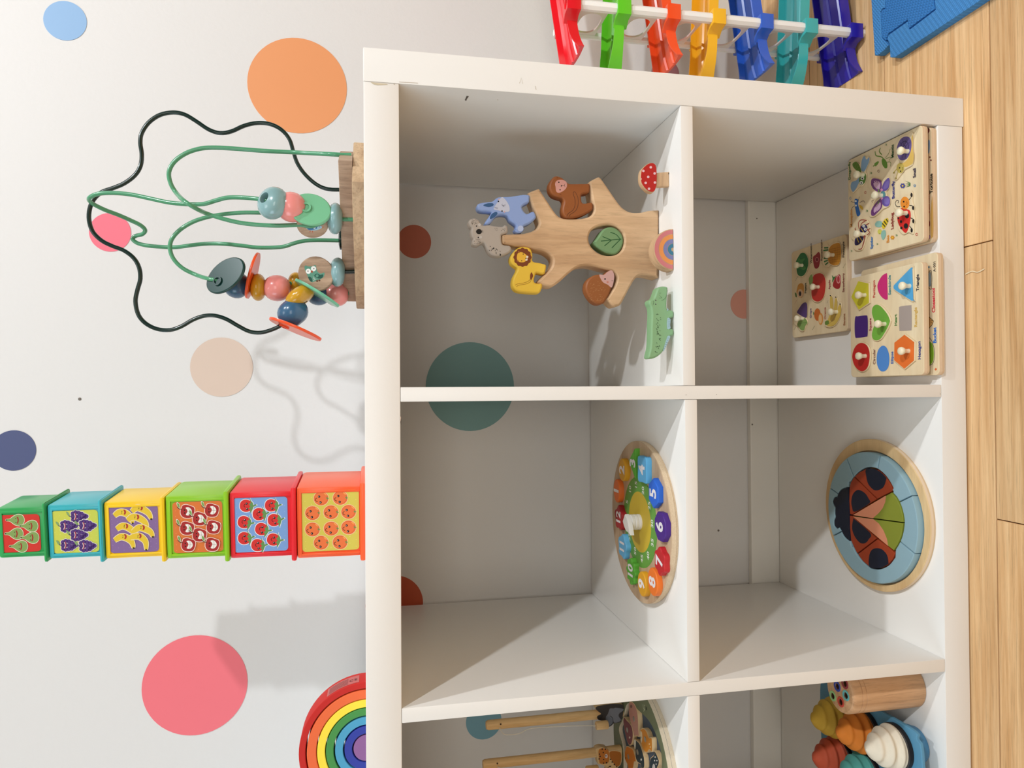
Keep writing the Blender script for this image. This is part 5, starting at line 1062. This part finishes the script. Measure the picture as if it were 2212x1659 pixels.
def fish(label, pts, rgb, spots=(), patch=None, hole=None):
    l = [tuple(q)[:2] for q in cr([(a, b, 0) for a, b in FF.hits(pts, G_)], 4)]
    if area2(l) < 0: l = l[::-1]
    t = slab(Mesh(), FF, [l], .0064, RAWW, .0005).build('wooden_fish', None, 40); tag(t, label, 'wooden fish', 'fish in the fishing game pond')
    q = Print(FF, c=G_); q.poly(inset(l, .0011), rgb)
    if patch: q.poly(patch[0], patch[1], True, 3)
    for x, y, r, c in spots: q.disc(x, y, r, c, ry=r * 1.6, n=12)
    q.build(t, 'painted_face')
    if hole: a, b = FF.hit(hole[0], hole[1], G_); lathe(ms := Mesh(), FF.P(a, b, 0), (0, 0, 1), [(.0034, 0), (.0034, .0006), (0, .0008)], M((150, 140, 122), .3, .7), 16); ms.build('magnet', t, 50)
fish('long dusty pink fish in the fishing game pond', [(735, 240), (800, 250), (860, 340), (895, 470), (910, 640), (912, 760), (925, 930), (880, 925), (830, 925), (800, 800), (755, 640), (722, 480), (720, 340)], (190, 134, 116), [(770, 330, 22, (120, 84, 76))], None, (826, 580))
fish('maroon fish at the back of the fishing game pond', [(630, 540), (680, 600), (740, 660), (790, 760), (805, 900), (790, 1040), (750, 1110), (712, 1080), (680, 1000), (650, 860), (620, 700), (612, 600)], (120, 56, 60), [(740, 950, 14, (220, 200, 180))], None, (696, 800))
fish('ochre orange fish at the front of the fishing game pond', [(955, 790), (1000, 760), (1050, 790), (1090, 860), (1120, 945), (1175, 950), (1188, 1080), (1186, 1240), (1130, 1200), (1090, 1255), (1030, 1230), (980, 1120), (950, 960), (942, 860)], (208, 130, 36), [(962, 950, 14, (150, 140, 124)), (1130, 1080, 8, (240, 220, 180)), (1150, 1140, 8, (240, 220, 180))], ([(952, 830), (985, 850), (992, 960), (975, 1060), (955, 980)], (226, 200, 160)), (1050, 985))
fish('orange fish in the middle of the fishing game pond', [(680, 1120), (740, 1140), (800, 1180), (840, 1290), (862, 1400), (866, 1440), (830, 1450), (810, 1560), (770, 1640), (720, 1600), (690, 1480), (650, 1400), (638, 1290), (650, 1190)], (206, 118, 36), [(660, 1360, 16, (150, 100, 50))], None, (716, 1330))
fish('dark teal fish with a pale head in the middle of the fishing game pond', [(835, 990), (870, 1000), (930, 1060), (980, 1180), (1010, 1290), (1030, 1380), (1030, 1560), (960, 1560), (960, 1490), (900, 1450), (856, 1340), (850, 1200), (820, 1130), (815, 1040)], (32, 54, 60), [(970, 1390, 14, (230, 224, 210))], ([(825, 1010), (860, 1000), (862, 1100), (850, 1190), (830, 1120)], (214, 206, 184)), (900, 1240))
fish('dark teal spotted fish at the front of the fishing game pond', [(1230, 1210), (1270, 1270), (1300, 1340), (1326, 1420), (1318, 1500), (1290, 1560), (1260, 1640), (1190, 1640), (1140, 1560), (1132, 1440), (1160, 1350), (1215, 1300)], (34, 56, 64), [(1248, 1340, 11, (230, 224, 210)), (1238, 1410, 10, (230, 224, 210)), (1284, 1410, 10, (230, 224, 210)), (1268, 1480, 9, (230, 224, 210))], ([(1190, 1640), (1190, 1540), (1210, 1480), (1240, 1500), (1250, 1640)], (206, 200, 190)), None)
# standing animals that hold the rods
def holder(name, label, Y, out, th, prints):
    f = frontal(Y); l = [tuple(q)[:2] for q in cr([(a, b, 0) for a, b in f.hits(out, G_)], 4)]
    zm = min(b for a, b in l); l = [(a, b - zm + zf + .0004) for a, b in l]
    t = slab(Mesh(), f, [l], th, RAWW, .0008).build(name, None, 40); tag(t, label, 'wooden animal', 'animal rod holders of the fishing game')
    q = Print(f.up(.00003), c=G_); d = zf + .0004 - zm
    for kind, pts, c in prints:
        if kind == 'o': q.poly([(a, b + d) for a, b in inset(l if area2(l) > 0 else l[::-1], .0012)] if False else inset(l if area2(l) > 0 else l[::-1], pts), c)
        elif kind == 'p': q.poly([(a, b + d) for a, b in [tuple(v)[:2] for v in cr([(a, b, 0) for a, b in f.hits(pts, G_)], 3)]], c)
        elif kind == 'd':
            for x, y in pts: a, b = f.hit(x, y, G_); q.disc(a, b + d, .0011, c, px=False, n=8)
        elif kind == 'l': q.line([(a, b + d) for a, b in f.hits(pts, G_)], .0008, c, px=False, smooth=3)
    q.build(t, 'painted_face')
holder('wooden_badger', 'dark grey wooden badger with pale belly holding the right fishing rod', .186, [(40, 370), (75, 330), (120, 318), (300, 285), (450, 278), (570, 290), (604, 330), (600, 420), (585, 560), (560, 600), (540, 650), (410, 672), (380, 700), (330, 735), (240, 745), (236, 640), (120, 610), (75, 570), (80, 520), (150, 480), (90, 430)], .010, [('o', .0002, (58, 54, 52)), ('p', [(330, 375), (400, 372), (450, 358), (590, 380), (588, 420), (520, 470), (505, 530), (550, 610), (430, 660), (380, 600), (300, 540), (250, 540), (290, 480)], (118, 120, 126)), ('p', [(250, 545), (310, 535), (350, 560), (385, 600), (380, 660), (330, 720), (245, 735), (250, 640)], (104, 108, 116)), ('l', [(330, 520), (380, 560), (392, 630), (370, 690), (300, 740)], (40, 44, 50)), ('d', [(264, 636)], (24, 24, 26)), ('p', [(90, 540), (160, 500), (200, 520), (150, 580), (110, 600)], (40, 38, 38))])
holder('wooden_tiger', 'orange spotted wooden tiger with pale wood edge holding the left fishing rod', .194, [(20, 1210), (60, 1166), (130, 1148), (230, 1166), (285, 1212), (400, 1200), (500, 1218), (545, 1270), (545, 1410), (520, 1500), (470, 1560), (540, 1640), (520, 1760), (300, 1770), (220, 1700), (240, 1560), (130, 1500), (60, 1480), (40, 1350)], .010, [('o', .0013, (222, 184, 126)), ('p', [(80, 1210), (130, 1172), (215, 1180), (275, 1220), (290, 1320), (285, 1420), (240, 1472), (120, 1476), (90, 1430), (78, 1320)], (196, 116, 36)), ('p', [(300, 1240), (400, 1224), (500, 1244), (528, 1290), (526, 1400), (500, 1500), (440, 1530), (400, 1500), (330, 1400), (300, 1340)], (178, 104, 30)), ('d', [(95, 1285), (108, 1330), (88, 1380), (150, 1184), (215, 1186), (170, 1254), (178, 1392), (176, 1464), (235, 1456), (315, 1388), (348, 1440), (390, 1490), (305, 1530), (440, 1536)], (40, 24, 16)), ('p', [(200, 1310), (226, 1282), (254, 1300), (254, 1350), (226, 1366), (204, 1344)], (226, 206, 196)), ('d', [(222, 1318)], (90, 70, 70)), ('l', [(260, 1560), (290, 1530), (330, 1520)], (40, 24, 16))])
def rod(label, X, Y, zb, zt, mag, strg):
    t = thing('fishing_rod', label, 'fishing rod', (X, Y, zb), 'fishing rods of the fishing game')
    lathe(ms := Mesh(), (X, Y, zb), (0, 0, 1), [(0, 0), (.0064, 0), (.0066, .002), (.0066, zt - zb - .004), (.005, zt - zb - .0008), (0, zt - zb)], RAWZ, 24); ms.build('stick', t, 50)
    if mag:
        mX, mY, mz = mag; lathe(ms := Mesh(), (mX, mY, mz), (0, 0, 1), [(0, 0), (.0054, 0), (.0058, .0008), (.0058, .0165), (.0052, .0174), (0, .0176)], RAWZ, 22); ms.build('magnet_cylinder', t, 50)
        tube(ms := Mesh(), cr([V(q) for q in strg], 5, False), .0006, M((214, 206, 190), .7), 6); ms.build('string', t)
    lathe(ms := Mesh(), (X + .0025, Y - .0062, zt - .0205), (.3, -1, 0), [(.0012, 0), (.0012, .0006), (0, .0008)], M((70, 50, 30), .8), 10); ms.build('string_hole', t)
a = atY(1304, 1566, .176)
rod('light wood fishing rod standing behind the badger, with a magnet cylinder on a string', -.8430, .1925, zf + .0005, .6048, (a.x, .176, a.z - .006), [(-.8448, .186, .586), (-.852, .180, .58), (-.852, .178, .56), atY(1150, 1573, .177), atY(1240, 1568, .176), (a.x, .176, a.z + .0115)])
a = atY(1290, 1652, .18)
rod('light wood fishing rod standing behind the tiger', -.9010, .2005, zf + .0005, .6085, (a.x - .004, .176, a.z), [(-.9028, .194, .588), (-.9075, .188, .57), (-.908, .184, .52), (a.x - .004, .178, a.z + .03), (a.x - .004, .176, a.z + .0176)])
# ================================================================ lower left cube: bug catching log and a tray of swirl toppers
N_ = Crop(1740, 1440, 6.9125)
LOGW = WOOD((216, 170, 128), (188, 142, 100), 'Z', 46, 12, .5, .14, pores=.55)
lx, ly, LR, lz = -.7800, .0600, .0288, .1475; TBL = TB + .0004
lg = thing('bug_catching_log', 'wooden cylinder with coloured rimmed holes in its top, beside the blue tray', 'toy', (lx, ly, TB))
holes = [((345, 265), (214, 116, 60)), ((475, 295), (52, 72, 160)), ((588, 255), (150, 56, 64)), ((408, 438), (150, 196, 130)), ((605, 432), (110, 190, 190)), ((527, 527), (206, 76, 60))]
FLZ = Face((lx, ly, lz), (1, 0, 0), (0, 1, 0))
hc = [FLZ.hit(x, y, N_) for (x, y), c in holes]
slab(Mesh(), FLZ, [circ(0, 0, LR - .003, 56)] + [circ(a, b, .0042, 18) for a, b in hc if math.hypot(a, b) < LR - .008], .0008, LOGW, 0, back=False).build('top_face', lg, 0)
pr_ = [(LR - .003, 0), (LR - .0012, -.0012), (LR, -.004), (LR, -.0128), (LR - .0007, -.0132), (LR - .0007, -.0138), (LR, -.0142), (LR, -.0188), (LR - .0007, -.0192), (LR - .0007, -.0198), (LR, -.0202), (LR, -(lz - TBL) + .001), (LR - .001, -(lz - TBL)), (0, -(lz - TBL))]
lathe(ms := Mesh(), (lx, ly, lz), (0, 0, 1), pr_, LOGW, 56); ms.build('body', lg, 30)
for (a, b), (xy, c) in zip(hc, holes):
    if math.hypot(a, b) > LR - .008: continue
    q = FLZ.P(a, b); lathe(ms := Mesh(), q, (0, 0, 1), [(.0052, .0003), (.0056, 0), (.0042, 0), (.0042, -.012), (0, -.012)], M((96, 62, 40), .8), 22); ms.build('hole', lg, 30)
    lathe(ms := Mesh(), q, (0, 0, 1), [(.0042, -.0012), (.0042, .0006), (.0066, .0006), (.0068, 0)], M(c, .5), 24); ms.build('painted_ring', lg, 30)
# tray with five soft-serve swirls on black bands
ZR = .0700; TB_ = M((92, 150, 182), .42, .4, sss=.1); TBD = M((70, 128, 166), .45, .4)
CUPS = [((-.855, .048), (226, 216, 196), 'cream white'), ((-.863, .108), (222, 130, 48), 'orange'), ((-.870, .167), (216, 178, 70), 'yellow'), ((-.927, .164), (196, 88, 60), 'coral red'), ((-.9215, .105), (86, 168, 160), 'turquoise')]
ty = thing('muffin_tray', 'blue plastic six-cup tray holding the swirl toppers in the lower left cube', 'tray', (-.89, .107, TB))
o3 = [(-.8210, .030), (-.8300, .014), (-.846, .006), (-.945, .002), (-.958, .012), (-.965, .03), (-.972, .19), (-.965, .206), (-.95, .213), (-.85, .216), (-.834, .206), (-.829, .19)]
cp = [(q[0], q[1]) for q, c, n in CUPS] + [(-.9145, .046)]
slab(Mesh(), level(ZR), [[tuple(q)[:2] for q in cr([(a, b, 0) for a, b in o3], 5)]] + [circ(a, b, .0265, 36) for a, b in cp], .004, TB_, .0016).build('rim', ty, 40)
for a, b in cp:
    lathe(ms := Mesh(), (a, b, ZR), (0, 0, 1), [(.0265, -.001), (.0275, -.004), (.0262, -.018), (.0225, -.0285), (.016, -.0304), (0, -.0306)], TBD, 40); ms.build('cup', ty, 50)
for (a, b), c, n in CUPS:
    t = thing('swirl_topper', '%s swirl topper on a black band in the blue tray' % n, 'toy food', (a, b, ZR), 'swirl toppers in the tray')
    lathe(ms := Mesh(), (a, b, ZR - .001), (0, 0, 1), [(0, 0), (.0258, 0), (.0292, .0015), (.0296, .0075), (.0285, .0085), (0, .0085)], M((34, 26, 24), .5), 44); ms.build('band', t, 40)
    ms = Mesh(); NH, NA = 46, 48; vs, fs = [], []
    for i in range(NH):
        u = i / (NH - 1)
        for j in range(NA):
            an = 2 * math.pi * j / NA; ph = (u * 3.4 + an / (2 * math.pi)) % 1
            env = .0278 * (1 - u ** 1.45) ** .66 + .0004
            r = env * (1 + .085 * math.sin(2 * math.pi * ph) * min(1, 6 * u + .1) * min(1, (1 - u) * 8))
            vs.append(V((a + r * math.cos(an), b + r * math.sin(an), ZR + .0072 + .041 * u)))
    for i in range(NH - 1): fs += ring_strip(NA, i * NA, (i + 1) * NA)
    vs.append(V((a, b, ZR + .0486))); k = len(vs) - 1; fs += [((NH - 1) * NA + j, (NH - 1) * NA + (j + 1) % NA, k) for j in range(NA)]
    ms.add(vs, fs, M(c, .65, .25, bump=.06, bscale=700, mottle=.05, mscale=200)); ms.build('swirl', t, 60)
# ================================================================ beyond the shelf's right end: ball run tower and foam mat on the floor
PXX, Y1, Y2 = .18, .190, .272                    # the near tower: front post and back post
br = thing('ball_run', 'rainbow ball run with seven sloping ramps on white posts, on the floor beside the shelf', 'toy', (.27, .23, 0))
WHT = M((248, 246, 242), .4, .4, sss=.1)
LEV = [(.468, (232, 28, 40), 'flare'), (.392, (104, 208, 44), 'curl'), (.315, (250, 84, 36), 'flare'), (.243, (250, 190, 40), 'curl'), (.165, (44, 98, 206), 'flare'), (.090, (62, 178, 178), 'curl'), (.012, (40, 28, 160), 'flare')]
for X in (PXX, .40):
    for Y in (Y1, Y2):
        oc = [(  .0074 * math.cos(math.pi / 8 + k * math.pi / 4) * (1 if Y == Y1 else .75),   .0074 * math.sin(math.pi / 8 + k * math.pi / 4) * (1 if Y == Y1 else .75)) for k in range(8)]
        slab(Mesh(), Face((X, Y, .479), (1, 0, 0), (0, 1, 0)), [oc], .479, WHT, .001).build('post', br, 30)
    # arched web panels between the two posts of the tower, one per storey
    zs = [l[0] for l in LEV] + [-.06]
    for i in range(7):
        zt, zb = zs[i] - .006 if i < 7 else 0, max(zs[i + 1] + .022, .012)
        if zt - zb < .02: continue
        f = Face((X + .0015, 0, 0), (0, 1, 0), (0, 0, 1)); h = zt - zb
        out = [(Y1 + .003, zb), (Y2 - .003, zb), (Y2 - .003, zt), (Y1 + .003, zt)]
        yc, zc, ry_, rz_ = (Y1 + Y2) / 2 + .003, zb + h * .42, (Y2 - Y1) / 2 - .013, h * .34
        arch = [(yc + ry_ * (abs(math.cos(t)) ** .7) * (1 if math.cos(t) > 0 else -1), zc + rz_ * (abs(math.sin(t)) ** .8) * (1 if math.sin(t) > 0 else -1)) for t in [2 * math.pi * k / 40 for k in range(40)]]
        slab(Mesh(), f, [out, arch], .003, M((240, 232, 224), .4, .4, sss=.3), .0006).build('arch_web', br, 30)
def ramp(z, rgb, kind):
    mt = M(rgb, .24, .5, sss=.12, coat=.2)
    xa, xb, n = (.121 if kind == 'flare' else .086), .46, 30; sl = .15 if kind == 'flare' else -.045
    ya, yb = .199, .263; vs, fs, m_ = [], [], 0
    for i in range(n + 1):
        t = i / n; x = xa + (xb - xa) * t ** 1.35; zz = z + (x - PXX) * sl
        d = max(0, 1 - (x - xa) / (.03 if kind == 'flare' else .06)); wf, wb, y0, y1, lipf = .0125, .0125, ya, yb, 0
        if kind == 'flare': y0 -= .009 * d ** 2.2; y1 += .006 * d ** 2.2; wf = .0125 - .006 * d ** 2; zz -= .002 * d ** 2
        else: y0 += .036 * d ** 2; wf = .0125 + .011 * d ** 1.5; wb = .0125 + .006 * d; zz -= .009 * d ** 2
        T_ = .0022; mid = (y0 + y1) / 2
        prof = [(y0, zz + wf), (y0 - .0004, zz - T_), (mid - .012, zz - T_ - .002), (mid + .012, zz - T_ - .002), (y1 + .0004, zz - T_), (y1, zz + wb), (y1 - .002, zz + wb), (y1 - .0035, zz + .0035), (mid + .014, zz), (mid + .012, zz + .0022), (mid + .010, zz - .0006), (mid - .010, zz - .0006), (mid - .012, zz + .0022), (mid - .014, zz), (y0 + .0035, zz + .0035), (y0 + .002, zz + wf)]
        m_ = len(prof); vs += [V((x, max(q[0], 0), max(q[1], .0006))) for q in prof]
    for i in range(n): fs += ring_strip(m_, i * m_, (i + 1) * m_)
    ms = Mesh(); ms.add(vs, fs, mt)
    for i in (0, n):
        l = [(vs[i * m_ + k].y, vs[i * m_ + k].z) for k in range(m_)]; tr = fillpoly([l]); ms.add(vs[i * m_:(i + 1) * m_], [tuple(t) for t in tr], mt)
    o = ms.build('ramp', br, 45)
    for X in (PXX, .40):
        zc = z + (X - PXX) * sl + .004
        f = Face((X, Y1, zc + .0105), (1, 0, 0), (0, 1, 0))
        out = [(-.0112, -.0095), (.0112, -.0095), (.0112, .004), (.004, .0125), (-.0225, .0125), (-.0135, .0035)]
        slab(Mesh(), f, [out, [(.0076 * math.cos(math.pi / 8 + k * math.pi / 4), .0076 * math.sin(math.pi / 8 + k * math.pi / 4)) for k in range(8)]], 0.0205, mt, .0012).build('clip', o, 40)
        f = Face((X, Y2, zc + .004), (1, 0, 0), (0, 1, 0))
        slab(Mesh(), f, [[(-.007, -.0092), (.007, -.0092), (.007, .006), (-.007, .006)], [(.0058 * math.cos(math.pi / 8 + k * math.pi / 4), .0058 * math.sin(math.pi / 8 + k * math.pi / 4)) for k in range(8)]], .010, mt, .0008).build('clip', o, 40)
for z, rgb, kind in LEV: ramp(z, rgb, kind)
# ---- interlocking foam mat
R8 = Crop(1860, 0, 4.148)
def FOAM(rgb, ang, sc):
    m = M(rgb, .75, .25, mscale=3.001 + ang); nt = m.node_tree; b = nt.nodes['Principled BSDF']
    tc = nt.nodes.new('ShaderNodeTexCoord'); mp = nt.nodes.new('ShaderNodeMapping'); mp.inputs['Rotation'].default_value = (0, 0, ang); nt.links.new(tc.outputs['Object'], mp.inputs['Vector'])
    a = []
    for d in ('X', 'Y'):
        w_ = nt.nodes.new('ShaderNodeTexWave'); w_.bands_direction = d; w_.inputs['Scale'].default_value = sc * (1 if d == 'X' else .6); nt.links.new(mp.outputs['Vector'], w_.inputs['Vector']); a.append(w_)
    mu = nt.nodes.new('ShaderNodeMath'); mu.operation = 'MULTIPLY'; nt.links.new(a[0].outputs['Fac'], mu.inputs[0]); nt.links.new(a[1].outputs['Fac'], mu.inputs[1])
    bp = nt.nodes.new('ShaderNodeBump'); bp.inputs['Strength'].default_value = .8; bp.inputs['Distance'].default_value = .0012; nt.links.new(mu.outputs[0], bp.inputs['Height']); nt.links.new(bp.outputs['Normal'], b.inputs['Normal'])
    mr = nt.nodes.new('ShaderNodeMix'); mr.data_type = 'RGBA'; c = srgb(rgb); mr.inputs['A'].default_value = tuple(v * .86 for v in c[:3]) + (1,); mr.inputs['B'].default_value = tuple(min(1, v * 1.12) for v in c[:3]) + (1,)
    nt.links.new(mu.outputs[0], mr.inputs['Factor']); nt.links.new(mr.outputs['Result'], b.inputs['Base Color'])
    return m
fm = level(.0125)
def mat(name, label, pts, rgb, ang, cat='foam mat'):
    l = fm.hits(pts, R8)
    if area2(l) < 0: l = l[::-1]
    o = slab(Mesh(), fm, [inset(l, .0003)], .0122, FOAM(rgb, ang, 95), .0012).build(name, None, 35); tag(o, label, cat, 'pieces of the blue foam mat')
mat('foam_mat_tile', 'darker blue foam mat tile on the floor, locked between two edge strips', [(226, -160), (214, 74), (192, 82), (176, 108), (186, 336), (216, 366), (238, 306), (414, 180), (424, 258), (658, 82), (650, 10), (700, -160)], (58, 126, 196), .35)
mat('foam_mat_edge', 'blue foam edge strip of the mat nearest the wall', [(78, -160), (120, 500), (152, 496), (206, 450), (246, 404), (214, 368), (183, 338), (172, 106), (190, 79), (211, 71), (221, -160)], (74, 142, 206), .95)
mat('foam_mat_edge', 'blue foam edge strip of the mat slanting across the floor boards', [(258, 516), (300, 518), (1060, 10), (1290, -160), (705, -160), (656, 10), (664, 86), (428, 266), (418, 188), (244, 310), (230, 350), (252, 400)], (74, 142, 206), -.55)
